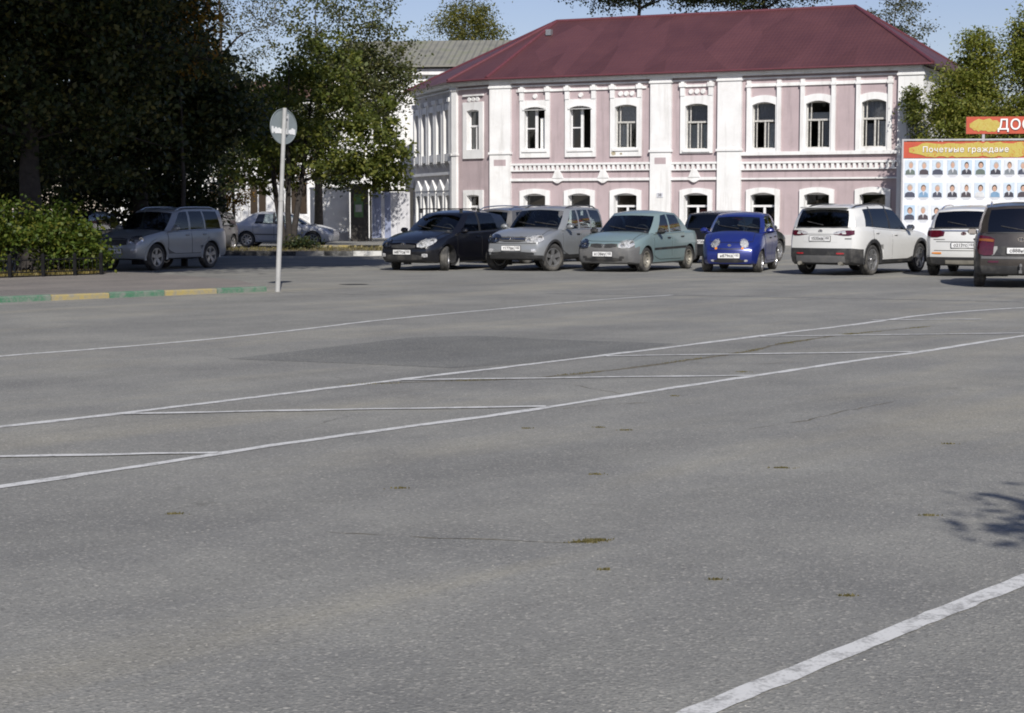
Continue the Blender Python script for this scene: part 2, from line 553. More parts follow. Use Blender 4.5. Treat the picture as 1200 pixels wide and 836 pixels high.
# ------------------------------------------------------------------ the pink and white two-storey house
def wall_paint(name, col, dirtc, amt=0.5, thr=0.56):
    m = simple(name, col, 0.9, var=0.07, scale=1.6, bump=0.25, bscale=30, dirt=(dirtc, amt, 1.3, thr), spec=0.25)
    # rain streaks and faded, patched paint
    nt = m.node_tree
    p = nt.nodes['Principled BSDF']
    src = p.inputs['Base Color'].links[0].from_socket
    tc = node(nt, 'TexCoord')
    mp = node(nt, 'Mapping')
    mp.vector_type = 'TEXTURE'
    mp.inputs['Scale'].default_value = (0.22, 0.22, 2.6)
    nt.links.new(tc.outputs['Object'], mp.inputs['Vector'])
    n = node(nt, 'TexNoise', i_Scale=1.0, i_Detail=5.0, i_Roughness=0.6)
    nt.links.new(mp.outputs[0], n.inputs['Vector'])
    r = ramp(nt, n.outputs[0], [(0.52, (0, 0, 0)), (0.74, (0.55,) * 3)])
    c2 = mixc(nt, r.outputs[0], src, tuple(x * 0.8 for x in dirtc))
    n2 = node(nt, 'TexNoise', i_Scale=0.7, i_Detail=9.0, i_Roughness=0.75, i_Distortion=0.6)
    nt.links.new(tc.outputs['Object'], n2.inputs['Vector'])
    r2 = ramp(nt, n2.outputs[0], [(0.66, (0, 0, 0)), (0.70, (0.5,) * 3)])
    c3 = mixc(nt, r2.outputs[0], c2, (0.62, 0.58, 0.56))
    nt.links.new(c3, p.inputs['Base Color'])
    return m
M_PINK = wall_paint('mauve_pink_render', (0.43, 0.352, 0.362), (0.30, 0.25, 0.25))
M_TRIM = wall_paint('white_limewash', (0.76, 0.76, 0.75), (0.60, 0.58, 0.55), 0.45)
M_GREYW = wall_paint('grey_white_render', (0.50, 0.48, 0.47), (0.36, 0.34, 0.33), 0.6)
M_SASH = simple('white_sash_paint', (0.72, 0.72, 0.72), 0.5, var=0.08)
M_OLDSASH = simple('weathered_sash', (0.46, 0.45, 0.42), 0.8, var=0.3, scale=14)
M_WGLASS = glass_mat('house_window_glass', (0.86, 0.89, 0.89))
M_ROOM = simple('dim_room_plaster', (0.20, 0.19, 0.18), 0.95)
M_CURT = simple('net_curtain', (0.82, 0.82, 0.80), 0.9, var=0.2, scale=18)
M_GREYC = simple('curtain_reflection_grey', (0.52, 0.52, 0.53), 0.9, var=0.25, scale=14)  # grey cloth that also stands in for reflections in the panes
M_CURT2 = simple('coloured_curtain', (0.42, 0.16, 0.14), 0.9, var=0.3, scale=10)
M_STAIN = simple('flaked_plaster', (0.42, 0.37, 0.26), 0.95, var=0.3)

def roof_mat():
    m, nt, p = new_mat('maroon_metal_tile')
    L = nt.links.new
    uv = node(nt, 'UVMap')
    sx = node(nt, 'SeparateXYZ')
    L(uv.outputs[0], sx.inputs[0])
    a = node(nt, 'Math', operation='MULTIPLY'); L(sx.outputs[0], a.inputs[0]); a.inputs[1].default_value = 2 * math.pi / 0.19
    sn = node(nt, 'Math', operation='SINE'); L(a.outputs[0], sn.inputs[0])
    b = node(nt, 'Math', operation='MULTIPLY'); L(sx.outputs[1], b.inputs[0]); b.inputs[1].default_value = 1 / 0.35
    fr = node(nt, 'Math', operation='FRACT'); L(b.outputs[0], fr.inputs[0])
    pw = node(nt, 'Math', operation='POWER'); L(fr.outputs[0], pw.inputs[0]); pw.inputs[1].default_value = 4.0
    ad = node(nt, 'Math', operation='MULTIPLY_ADD'); L(sn.outputs[0], ad.inputs[0]); ad.inputs[1].default_value = 0.5
    mi = node(nt, 'Math', operation='MULTIPLY'); L(pw.outputs[0], mi.inputs[0]); mi.inputs[1].default_value = -0.8
    L(mi.outputs[0], ad.inputs[2])
    bp = node(nt, 'Bump', i_Strength=0.4, i_Distance=0.02)
    L(ad.outputs[0], bp.inputs['Height'])
    L(bp.outputs[0], p.inputs['Normal'])
    nz = node(nt, 'TexNoise', i_Scale=0.5, i_Detail=7.0, i_Roughness=0.65)
    L(uv.outputs[0], nz.inputs['Vector'])
    # sheets differ slightly in shade
    vo = node(nt, 'TexVoronoi', i_Scale=1.0)
    mp = node(nt, 'Mapping'); mp.inputs['Scale'].default_value = (0.85, 0.28, 1)
    L(uv.outputs[0], mp.inputs['Vector']); L(mp.outputs[0], vo.inputs['Vector'])
    c = ramp(nt, nz.outputs[0], [(0.3, (0.066, 0.024, 0.025)), (0.7, (0.10, 0.038, 0.036))]).outputs[0]
    sc = node(nt, 'SeparateColor'); L(vo.outputs['Color'], sc.inputs[0])
    c = mixc(nt, 0.16, c, ramp(nt, sc.outputs[0], [(0, (0.05, 0.015, 0.02)), (1, (0.22, 0.085, 0.095))]).outputs[0])
    L(c, p.inputs['Base Color'])
    p.inputs['Roughness'].default_value = 0.5
    return m
M_ROOF = roof_mat()
M_RIDGE = simple('maroon_ridge', (0.115, 0.034, 0.042), 0.5, var=0.15)

HX, HY, HR = 8.88, 74.0, R(-25)
house = thing('corner_house', 'two-storey corner house with pink walls, white mouldings and maroon metal roof', 'house', (HX, HY, 0), HR)
PL = [(8.72, 0), (-10.8, 0), (-13.03, .77), (-18.14, 6.22), (-15, 12), (8.72, 12)]    # front right, front left, chamfer end, far left, back left, back right
WALL_H = 7.35

def seg_frame(p, q):
    p, q = Vector(p), Vector(q)
    d = (q - p)
    l = d.length
    d /= l
    n = Vector((d.y, -d.x))    # outward when p->q keeps the house on the left
    return p, d, n, l

class Face:
    """a wall plane: maps (along, out, z) to house coordinates"""
    def __init__(s, p, q):
        s.p, s.d, s.n, s.l = seg_frame(p, q)
    def pt(s, a, o, z):
        v = s.p + s.d * a + s.n * o
        return (v.x, v.y, z)
    def box(s, m, a0, a1, o0, o1, z0, z1, mi=0):
        c = [s.pt(a, o, z) for z in (z0, z1) for a, o in ((a0, o1), (a1, o1), (a1, o0), (a0, o0))]
        m.add(c, [(3, 2, 1, 0), (4, 5, 6, 7), (0, 1, 5, 4), (1, 2, 6, 5), (2, 3, 7, 6), (3, 0, 4, 7)], mi)
    def wall(s, z0, z1, openings, mat, th=0.42, name='wall', parent=None):
        xs = sorted(set([0, s.l] + [v for o in openings for v in o[:2]]))
        zs = sorted(set([z0, z1] + [v for o in openings for v in o[2:4]]))
        m = MB()
        def hole(a, z):
            return any(o[0] < a < o[1] and o[2] < z < o[3] for o in openings)
        for i in range(len(xs) - 1):
            for j in range(len(zs) - 1):
                if hole((xs[i] + xs[i + 1]) / 2, (zs[j] + zs[j + 1]) / 2):
                    continue
                a0, a1, b0, b1 = xs[i], xs[i + 1], zs[j], zs[j + 1]
                m.add([s.pt(a0, 0, b0), s.pt(a1, 0, b0), s.pt(a1, 0, b1), s.pt(a0, 0, b1)], [(0, 1, 2, 3)])
                m.add([s.pt(a0, -th, b0), s.pt(a0, -th, b1), s.pt(a1, -th, b1), s.pt(a1, -th, b0)], [(0, 1, 2, 3)], 1)
        for a0, a1, b0, b1 in [o[:4] for o in openings]:
            m.add([s.pt(a0, 0, b0), s.pt(a0, 0, b1), s.pt(a0, -th, b1), s.pt(a0, -th, b0)], [(0, 1, 2, 3)], 2)
            m.add([s.pt(a1, 0, b0), s.pt(a1, -th, b0), s.pt(a1, -th, b1), s.pt(a1, 0, b1)], [(0, 1, 2, 3)], 2)
            m.add([s.pt(a0, 0, b1), s.pt(a1, 0, b1), s.pt(a1, -th, b1), s.pt(a0, -th, b1)], [(0, 1, 2, 3)], 2)
            m.add([s.pt(a0, 0, b0), s.pt(a0, -th, b0), s.pt(a1, -th, b0), s.pt(a1, 0, b0)], [(0, 1, 2, 3)], 2)
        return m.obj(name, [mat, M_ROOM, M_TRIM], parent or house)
    def surround(s, c, hw, z0, z1, ow, ob, ot, rise=.10, dep=.08, orise=0.0, name='window_surround', mat=None, parent=None):
        """moulding round an opening whose head is a flat arc"""
        inner, outer = [], []
        N = 8
        inner.append((c - hw, z0 - .0)); outer.append((c - ow, ob))
        for k in range(N + 1):
            f = -1 + 2 * k / N
            inner.append((c + f * hw, z1 - rise * f * f))
            outer.append((c + f * ow, ot - orise * f * f))
        inner.append((c + hw, z0)); outer.append((c + ow, ob))
        inner.append((c - hw, z0)); outer.append((c - ow, ob))
        m = MB()
        # the moulding starts inside the wall so that no two faces share a plane
        for o1, o2 in ((dep, -.2),):
            fi = [s.pt(a, o1, z) for a, z in inner]
            fo = [s.pt(a, o1, z) for a, z in outer]
            bi = [s.pt(a, o2, z) for a, z in inner]
            bo = [s.pt(a, -.03, z) for a, z in outer]
            m.grid([fo, fi])
            m.grid([fi, bi])
            m.grid([bo, fo])
        return m.obj(name, mat or M_TRIM, parent or house)
    def window(s, c, hw, z0, z1, kind, rise=.10, parent=None, curtain=None, rec=.2):
        o_ = -rec
        fr = MB()
        b = .055
        mat = M_OLDSASH if kind == 'old' else M_SASH
        def bar(a0, a1, q0, q1, dep=.05):
            s.box(fr, a0, a1, o_ - .03, o_ + dep - .03, q0, q1)
        bar(c - hw, c - hw + b, z0, z1)
        bar(c + hw - b, c + hw, z0, z1)
        bar(c - hw + b, c + hw - b, z0, z0 + b)
        bar(c - hw + b, c + hw - b, z1 - b - rise * .2, z1)
        panes = []
        if kind in ('tee', 'old'):
            zt = lerp(z0, z1, .60)
            bar(c - hw + b, c + hw - b, zt - .04, zt + .04, .075)
            bar(c - .035, c + .035, z0 + b, zt - .04, .06)
            if kind == 'old':
                bar(c - hw + .16, c - hw + .21, zt + .04, z1 - b, .04)
                bar(c - hw + .14, c - hw + .18, z0 + b, zt - .04, .04)
                bar(c + .12, c + .16, z0 + b, zt - .04, .04)
            panes = [(c - hw + b, c + hw - b, zt + .04, z1 - b), (c - hw + b, c - .035, z0 + b, zt - .04), (c + .035, c + hw - b, z0 + b, zt - .04)]
        elif kind == 'open':
            bar(c - .06, c + .06, z0 + b, z1 - b, .08)
            zt = lerp(z0, z1, .5)
            bar(c - hw + b, c - .06, zt - .025, zt + .025, .05)
            panes = [(c - hw + b, c - .06, z0 + b, zt - .025), (c - hw + b, c - .06, zt + .025, z1 - b)]
        elif kind == 'low':
            zt = lerp(z0, z1, .60)
            bar(c - hw + b, c + hw - b, zt - .045, zt + .045, .07)
            bar(c - .05, c + .05, z0 + b, zt - .045, .06)
            panes = [(c - hw + b, c + hw - b, zt + .045, z1 - b), (c - hw + b, c - .05, z0 + b, zt - .045), (c + .05, c + hw - b, z0 + b, zt - .045)]
        elif kind == 'plain':
            bar(c - .03, c + .03, z0 + b, z1 - b, .05)
            panes = [(c - hw + b, c - .03, z0 + b, z1 - b), (c + .03, c + hw - b, z0 + b, z1 - b)]
        w = fr.obj('window', mat, parent or house)
        for a0, a1, q0, q1 in panes:
            p = MB()
            t = random.uniform(-.006, .006)
            p.add([s.pt(a0, o_ - .008 + t, q0), s.pt(a1, o_ - .008 - t, q0), s.pt(a1, o_ - .008, q1), s.pt(a0, o_ - .008, q1)], [(0, 1, 2, 3)])
            p.obj('pane', M_WGLASS, w)
        if kind == 'open':       # the right casement swung inwards
            p = MB()
            for (a0, a1, q0, q1) in ((0, .05, z0 + .06, z1 - .06), (.36, .41, z0 + .06, z1 - .06), (.05, .36, z0 + .06, z0 + .11), (.05, .36, z1 - .11, z1 - .06)):
                cc = []
                for z in (q0, q1):
                    for a, t in ((a0, 0), (a1, 0), (a1, .04), (a0, .04)):
                        cc.append(s.pt(c + hw - .06 - a * .25, o_ - .05 - a * .95 - t * .2, z))
                p.add(cc, [(3, 2, 1, 0), (4, 5, 6, 7), (0, 1, 5, 4), (1, 2, 6, 5), (2, 3, 7, 6), (3, 0, 4, 7)])
            p.obj('casement', M_SASH, w)
        if curtain:
            for a0, a1, q0, q1, cm in curtain:
                p = MB()
                rows = []
                n = 14
                for k in range(n + 1):
                    a = lerp(c - hw + 2 * hw * a0, c - hw + 2 * hw * a1, k / n)
                    off = o_ - .09 + .025 * math.sin(k * 1.9)
                    rows.append([s.pt(a, off, lerp(z0, z1, q0)), s.pt(a, off - .01, lerp(z0, z1, q1))])
                p.grid(rows)
                p.obj('curtain', cm, w, 60)
        return w

front = Face(PL[1], PL[0])       # along = s + 10.8
cham = Face(PL[2], PL[1])
leftf = Face(PL[3], PL[2])
right = Face(PL[0], PL[5])
S0 = 10.8
UP = [(-8.64, 4.22, 6.12), (-6.41, 4.22, 6.12), (-4.24, 4.22, 6.12), (-.97, 4.12, 6.08), (2.03, 4.10, 6.07), (4.37, 4.10, 6.07), (6.73, 4.10, 6.07)]
HW, LHW = .53, .56
LOW = [-8.64, -6.45, -4.24, -.97, 2.03, 4.37, 6.73]
op = [(S0 + c - HW, S0 + c + HW, a, b) for c, a, b in UP] + [(S0 + c - LHW, S0 + c + LHW, .85, 2.22) for c in LOW]
front.wall(0, WALL_H, op, M_PINK)
cop = [(cham.l / 2 - .42, cham.l / 2 + .42, 4.25, 6.1), (cham.l / 2 - .42, cham.l / 2 + .42, .85, 2.2)]
cham.wall(0, WALL_H, cop, M_PINK)
lc = [1.0, 2.35, 3.7, 5.05, 6.4]
lop = [(c - .36, c + .36, 4.2, 6.15) for c in lc] + [(c - .36, c + .36, .85, 2.2) for c in lc]
leftf.wall(0, WALL_H, lop, M_GREYW)
right.wall(0, WALL_H, [], M_TRIM)
Face(PL[5], PL[4]).wall(0, WALL_H, [], M_GREYW)
Face(PL[4], PL[3]).wall(0, WALL_H, [], M_GREYW)
# inner floors keep the rooms dark
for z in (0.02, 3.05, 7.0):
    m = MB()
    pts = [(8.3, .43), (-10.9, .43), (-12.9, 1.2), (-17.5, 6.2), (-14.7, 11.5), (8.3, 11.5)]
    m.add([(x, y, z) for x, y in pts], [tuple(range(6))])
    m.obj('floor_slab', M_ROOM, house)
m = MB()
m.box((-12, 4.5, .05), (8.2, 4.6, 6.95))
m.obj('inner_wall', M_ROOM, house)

# pilasters
def pilaster(F, a0, a1, dep=.16, cap=True, panel=False, base=True):
    m = MB()
    F.box(m, a0, a1, -.03, dep, 0.5, 7.0)
    if base:
        F.box(m, a0 - .06, a1 + .06, -.03, dep + .06, 0, .5)
    F.box(m, a0 - .05, a1 + .05, -.03, dep + .05, 4.02, 4.12)
    if cap:
        F.box(m, a0 - .05, a1 + .05, -.03, dep + .05, 7.0, 7.08)
        F.box(m, a0 - .02, a1 + .02, -.03, dep + .02, 7.08, 7.3)
    o = m.obj('pilaster', M_TRIM, house)
    if panel:
        q = MB()
        F.box(q, a0 + .22, a1 - .22, dep - .02, dep + .004, 3.5, 3.78)
        q.obj('pink_panel', M_PINK, o)
    return o
pilaster(front, S0 - 10.86, S0 - 9.82, panel=True)
pilaster(front, S0 - 3.07, S0 - 2.11, panel=True)
pilaster(front, S0 + 0.0, S0 + 1.06)
pilaster(front, S0 + 7.73, S0 + 8.76)
pilaster(cham, -.14, .14, .14)
pilaster(leftf, 7.05, 7.4, .20)
# house number
me = text_mesh('38', .17, simple('number_black', (.05, .05, .06), .6), .003)
nm = MB()
front.box(nm, S0 - 2.73, S0 - 2.45, .155, .185, 2.05, 2.25)
nb = nm.obj('number_plate', simple('number_enamel', (.55, .56, .6), .4), house)
o = link('number_lettering', me, nb, front.pt(S0 - 2.59, .19, 2.15), (R(90), 0, 0))

# cornice: stepped mouldings swept along front, chamfer and left wall
def sweep(name, z0, z1, out, mat, inner=-.03, idx=(0, 1, 2, 3), parent=None):
    pts = [Vector(PL[i]) for i in idx]
    def offs(o):
        res = []
        for i, p in enumerate(pts):
            ns = []
            if i > 0:
                ns.append(Face(pts[i], pts[i - 1]).n)
            if i < len(pts) - 1:
                ns.append(Face(pts[i + 1], pts[i]).n)
            if len(ns) == 2:
                b = (ns[0] + ns[1]).normalized()
                res.append(p + b * (o / b.dot(ns[0])))
            else:
                res.append(p + ns[0] * o)
        return res
    A, B = offs(out), offs(inner)
    m = MB()
    a0 = [(p.x, p.y, z0) for p in A]; a1 = [(p.x, p.y, z1) for p in A]
    b0 = [(p.x, p.y, z0) for p in B]; b1 = [(p.x, p.y, z1) for p in B]
    m.grid([b0, a0, a1, b1])
    for i in (0, -1):
        m.add([b0[i], a0[i], a1[i], b1[i]], [(0, 1, 2, 3)])
    return m.obj(name, mat, parent or house)
sweep('cornice', 7.04, 7.10, .10, M_TRIM)
sweep('cornice', 7.20, 7.30, .24, M_TRIM)
sweep('cornice', 7.30, 7.42, .34, M_TRIM)

# upper windows with their mouldings
dot_m = None
def dots(F, c, z, n, parent=None):
    for k in range(n):
        a = c + (k - (n - 1) / 2) * .27
        m = MB()
        ring = [F.pt(a + .10 * math.cos(t), .07, z + .10 * math.sin(t)) for t in [2 * math.pi * i / 12 for i in range(12)]]
        back = [F.pt(a + .12 * math.cos(t), -.02, z + .12 * math.sin(t)) for t in [2 * math.pi * i / 12 for i in range(12)]]
        m.add(ring + back, [tuple(range(12))] + [(i, i + 12, (i + 1) % 12 + 12, (i + 1) % 12) for i in range(12)])
        m.obj('boss', M_TRIM, parent or house)
curt = {
    0: [(0.62, .95, .0, .75, M_CURT)], 1: [(.85, 1.0, .35, .95, M_CURT)], 2: [(.0, 1, .62, .98, M_GREYC), (.05, .45, .0, .55, M_CURT)],
    3: [(0, 1, .0, .55, M_CURT), (.0, 1, .62, .98, M_GREYC)], 4: [(0, 1, .62, .98, M_GREYC), (.52, .95, .0, .55, M_CURT)], 5: [(0, 1, .62, .76, M_CURT), (.6, 1, .05, .58, M_GREYC)], 6: [(0, 1, .6, .97, M_GREYC), (.1, .45, .0, .5, M_GREYC), (.55, 1, .0, .55, M_CURT)]}
for i, (c, z0, z1) in enumerate(UP):
    a = S0 + c
    left_bay = i < 3
    kind = 'open' if i < 2 else 'old'
    w = front.window(a, HW, z0, z1, kind, curtain=curt[i])
    if i <= 3:
        ow = .74
        front.surround(a, HW - .02, z0 + .02, z1, ow, 3.86 if i < 3 else 3.95, 6.42, rise=.10, dep=.09)
        for sgn in (-1, 1):
            m = MB()
            front.box(m, a + sgn * (ow - .10) - .10, a + sgn * (ow - .10) + .10, -.03, .12, 6.42, 6.94)
            front.box(m, a + sgn * (ow - .10) - .14, a + sgn * (ow - .10) + .14, -.03, .17, 6.80, 6.98)
            front.box(m, a + sgn * (ow - .10) - .06, a + sgn * (ow - .10) + .06, -.03, .14, 6.98, 7.03)
            m.obj('jamb_capital', M_TRIM, house)
        q = MB()
        front.box(q, a - .62, a + .62, .04, .14, z0 - .12, z0 - .02)
        q.obj('window_sill', M_TRIM, house)
        dots(front, a, 6.60, 1 if i < 2 else 3)
        if i < 2:
            lm = front.surround(a, HW - .02, z1 - .12, z1, HW + .06, z1 - .14, z1 + .06, rise=.10, dep=.13, orise=.10, name='window_head')
    else:
        front.surround(a, HW - .02, z0 + .02, z1, .64, 3.94, 6.36, rise=.13, dep=.08, orise=.13)
        for sgn in (-1, 1):
            m = MB()
            front.box(m, a + sgn * .66 - .085, a + sgn * .66 + .085, -.03, .13, 3.97, 6.98)
            front.box(m, a + sgn * .66 - .12, a + sgn * .66 + .12, -.03, .16, 6.70, 6.80)
            m.obj('jamb_strip', M_TRIM, house)
# flaked plaster under the third window
q = MB()
rn = random.Random(3)
for (ca, cz, rx, rz) in ((S0 - 4.80, 4.0, .12, .10), (S0 - 4.45, 3.97, .07, .05)):
    q.add([front.pt(ca + rx * math.cos(t) * rn.uniform(.7, 1.1), .093, cz + rz * math.sin(t) * rn.uniform(.7, 1.1)) for t in [2 * math.pi * k / 12 for k in range(12)]], [tuple(range(12))])
q.obj('flaked_patch', M_STAIN, house)
# bands joining the window heads
for a0, a1, z0, z1 in ((-9.55, -3.3, 6.80, 6.90), (-1.75, -.2, 6.80, 6.90), (1.25, 7.5, 6.72, 6.86)):
    m = MB()
    front.box(m, S0 + a0, S0 + a1, -.03, .07, z0, z1)
    m.obj('head_band', M_TRIM, house)
# belt under the upper windows
m = MB()
front.box(m, S0 + 1.06, S0 + 7.73, -.03, .15, 3.82, 3.97)
m.obj('sill_belt', M_TRIM, house)
for a0, a1, ztop in ((-9.82, -3.07, 3.60), (-2.11, 0, 3.58), (1.06, 7.73, 3.56)):
    m = MB()
    front.box(m, S0 + a0, S0 + a1, -.03, .12, ztop - .09, ztop)
    front.box(m, S0 + a0, S0 + a1, -.03, .10, ztop - .36, ztop - .30)
    n = int((a1 - a0) / .225)
    w_ = (a1 - a0) / n
    for k in range(n):
        a = S0 + a0 + k * w_
        front.box(m, a, a + w_ * .52, -.03, .095, ztop - .30, ztop - .09)
    o = m.obj('dentil_course', M_TRIM, house)
    o['kind'] = 'stuff'
    m = MB()
    front.box(m, S0 + a0, S0 + a1, -.03, .10, 2.80, 2.92 if a0 < 1 else 2.87)
    m.obj('lower_band', M_TRIM, house)
for ca in (-7.5, -5.3, -1.05):
    for z0, z1, w0, w1 in ((2.70, 2.80, .05, .22), (2.92, 3.24, .26, .12)):
        m = MB()
        A = S0 + ca
        m.add([front.pt(A - w0, .125, z0), front.pt(A + w0, .125, z0), front.pt(A + w1, .125, z1), front.pt(A - w1, .125, z1),
               front.pt(A - w0, -.03, z0), front.pt(A + w0, -.03, z0), front.pt(A + w1, -.03, z1), front.pt(A - w1, -.03, z1)],
              [(0, 1, 2, 3), (0, 4, 5, 1), (1, 5, 6, 2), (2, 6, 7, 3), (3, 7, 4, 0)])
        m.obj('bracket', M_TRIM, house)
# ground-floor windows
for i, c in enumerate(LOW):
    a = S0 + c
    front.window(a, LHW, .85, 2.22, 'low', curtain=[(0.55, 1, .05, .5, M_CURT2 if i == 3 else M_CURT)] if i in (2, 3, 6) else None, rec=.26)
    front.surround(a, LHW - .02, .87, 2.24, .74, .70, 2.46, rise=.12, dep=.10, orise=.10)
    q = MB()
    front.box(q, a - .58, a + .58, .05, .17, .76, .85)
    q.obj('window_sill', M_TRIM, house)
# plinth
m = MB()
front.box(m, S0 - 9.7, S0 + 7.6, -.03, .06, 0, .45)
m.obj('plinth', M_GREYW, house)
# chamfered corner
ca = cham.l / 2
cham.window(ca, .42, 4.25, 6.1, 'tee', curtain=[(.0, .3, 0, .95, M_CURT)])
cham.surround(ca, .40, 4.27, 6.1, .66, 3.86, 6.45, rise=.06, dep=.09)
dots(cham, ca, 6.58, 3)
m = MB()
cham.box(m, ca - .66, ca + .66, -.03, .10, 6.72, 6.80)
m.obj('head_band', M_TRIM, house)
cham.window(ca, .42, .85, 2.2, 'low')
cham.surround(ca, .40, .87, 2.2, .64, .70, 2.42, rise=.05, dep=.09)
# left wall: deep white jambs and little gables
for c in lc:
    leftf.window(c, .36, 4.2, 6.15, 'tee', rec=.24)
    for sgn in (-1, 1):
        m = MB()
        leftf.box(m, c + sgn * .50 - .12, c + sgn * .50 + .12, -.03, .20, 3.72, 6.55)
        leftf.box(m, c + sgn * .50 - .16, c + sgn * .50 + .16, -.03, .26, 6.55, 6.75)
        m.add([leftf.pt(c + sgn * .5 - .12, .20, 3.72), leftf.pt(c + sgn * .5 + .12, .20, 3.72), leftf.pt(c + sgn * .5, .02, 3.45)], [(0, 1, 2)])
        m.obj('jamb_strip', M_TRIM, house)
    for z0_, z1_, o_, nm_ in ((6.2, 6.5, .16, 'window_head'), (3.8, 4.15, .18, 'window_apron')):
        m = MB()
        leftf.box(m, c - .38, c + .38, -.03, o_, z0_, z1_)
        m.obj(nm_, M_TRIM, house)
    leftf.window(c, .36, .85, 2.2, 'low', rec=.24)
    leftf.surround(c, .34, .87, 2.2, .54, .70, 2.4, rise=.05, dep=.12)
    m = MB()
    m.add([leftf.pt(c - .62, .14, 2.42), leftf.pt(c + .62, .14, 2.42), leftf.pt(c, .14, 2.95), leftf.pt(c - .62, -.03, 2.42), leftf.pt(c + .62, -.03, 2.42), leftf.pt(c, -.03, 2.95)],
          [(0, 1, 2), (0, 3, 4, 1), (1, 4, 5, 2), (2, 5, 3, 0)])
    m.obj('little_gable', M_TRIM, house)
m = MB()
leftf.box(m, 0.1, leftf.l - .5, -.03, .12, 3.16, 3.30)
m.obj('lower_band', M_TRIM, house)

# roof
def roof(parent, poly, ridge, ze, zr, mat, over=.45, name='roof', th=.07):
    n = len(poly)
    P_ = [Vector(p) for p in poly]
    O = []
    for i in range(n):
        n1 = Face(P_[i], P_[i - 1]).n
        n2 = Face(P_[(i + 1) % n], P_[i]).n
        b = (n1 + n2).normalized()
        O.append(P_[i] + b * (over / b.dot(n1)))
    return O
RO = roof(house, PL, None, 0, 0, None)
ZE, ZR = 7.46, 10.6
ER, EL = (4.4, 6.0), (-10.2, 6.0)
def V3(p, z):
    return Vector((p[0], p[1], z))
faces = [[V3(RO[1], ZE), V3(RO[0], ZE), V3(ER, ZR), V3(EL, ZR)], [V3(RO[2], ZE), V3(RO[1], ZE), V3(EL, ZR)], [V3(RO[3], ZE), V3(RO[2], ZE), V3(EL, ZR)],
         [V3(RO[4], ZE), V3(RO[3], ZE), V3(EL, ZR)], [V3(RO[5], ZE), V3(RO[4], ZE), V3(EL, ZR), V3(ER, ZR)], [V3(RO[0], ZE), V3(RO[5], ZE), V3(ER, ZR)]]
def roof_mesh(name, faces, mat, parent, th=.07):
    m = MB()
    uvs = []
    for f in faces:
        e = (f[1] - f[0]).normalized()
        nn = e.cross(f[2] - f[0]).normalized()
        up = nn.cross(e)
        m.add(f, [tuple(range(len(f)))])
        uvs += [((p - f[0]).dot(e), (p - f[0]).dot(up)) for p in f]
        # eave edge and underside
        lo = [f[0] - Vector((0, 0, th)), f[1] - Vector((0, 0, th))]
        m.add([f[0], lo[0], lo[1], f[1]], [(0, 1, 2, 3)])
        uvs += [(0, 0)] * 4
        inn = [lo[0] + up * .6 - Vector((0, 0, up.z * .6)), lo[1] + up * .6 - Vector((0, 0, up.z * .6))]
        m.add([lo[0], inn[0], inn[1], lo[1]], [(0, 1, 2, 3)])
        uvs += [(0, 0)] * 4
    me = m.mesh(name, mat)
    l = me.uv_layers.new(name='UVMap')
    l.data.foreach_set('uv', [c for p in uvs for c in p])
    return link(name, me, parent)
rf = roof_mesh('roof', faces, M_ROOF, house)
for a, b in ((V3(ER, ZR), V3(EL, ZR)), (V3(RO[0], ZE), V3(ER, ZR)), (V3(RO[1], ZE), V3(EL, ZR)), (V3(RO[2], ZE), V3(EL, ZR)), (V3(RO[3], ZE), V3(EL, ZR)), (V3(RO[5], ZE), V3(ER, ZR))):
    m = MB()
    m.tube([a, b], .085, 8)
    m.obj('ridge_cap', M_RIDGE, rf, 50)
# snow catcher line and a small roof vent
m = MB()
p0 = V3(EL, ZR).lerp(V3(RO[1], ZE), .22) + Vector((.5, -.3, .1))
m.box((p0.x - .13, p0.y - .12, p0.z - .25), (p0.x + .13, p0.y + .12, p0.z + .02))
m.obj('roof_vent', simple('zinc', (.35, .36, .37), .4, .6), rf)
# tubes along the eaves in the ridge colour
for i, j in ((1, 0), (2, 1), (3, 2)):
    m = MB()
    a, b = V3(RO[i], ZE - .05), V3(RO[j], ZE - .05)
    m.tube([a, b], .05, 8)
    m.obj('eave_trim', M_RIDGE, rf, 50)
# ------------------------------------------------------------------ cars
M_TYRE = simple('tyre_rubber', (0.035, 0.034, 0.033), 0.85, var=0.25, dirt=((0.16, 0.15, 0.13), 0.5, 5.0, 0.45))
M_ALLOY = simple('alloy_wheel', (0.55, 0.55, 0.55), 0.28, 0.85, var=0.1)
M_STEEL = simple('dusty_steel_wheel', (0.34, 0.32, 0.27), 0.45, 0.5, var=0.2)
M_BLK = simple('black_plastic', (0.028, 0.028, 0.029), 0.55, var=0.2, dirt=((0.15, 0.14, 0.12), 0.35, 3.0, 0.5))
M_GREYPL = simple('grey_bumper_plastic', (0.115, 0.115, 0.115), 0.6, var=0.12, dirt=((0.17, 0.16, 0.14), 0.4, 3.0, 0.5))
M_GAP = simple('shut_line_gap', (0.012, 0.012, 0.012), 0.9, var=0.05)
M_SEAL = simple('window_rubber', (0.02, 0.02, 0.02), 0.5, var=0.1)
M_CHROME = simple('chrome', (0.75, 0.75, 0.76), 0.12, 1.0, var=0.05)
M_INT = simple('car_interior', (0.045, 0.045, 0.05), 0.8, var=0.2)
M_SEATC = simple('seat_cloth', (0.06, 0.06, 0.068), 0.9, var=0.2, scale=12)
M_GLASS = glass_mat('car_glass', (0.62, 0.68, 0.68))
M_TINT = glass_mat('tinted_car_glass', (0.10, 0.105, 0.115))
M_LENS = glass_mat('clear_lamp_lens', (0.93, 0.94, 0.95))
M_REFL = simple('lamp_reflector', (0.55, 0.55, 0.56), 0.25, 0.35, var=0.55, scale=22, bump=0.35, bscale=28)
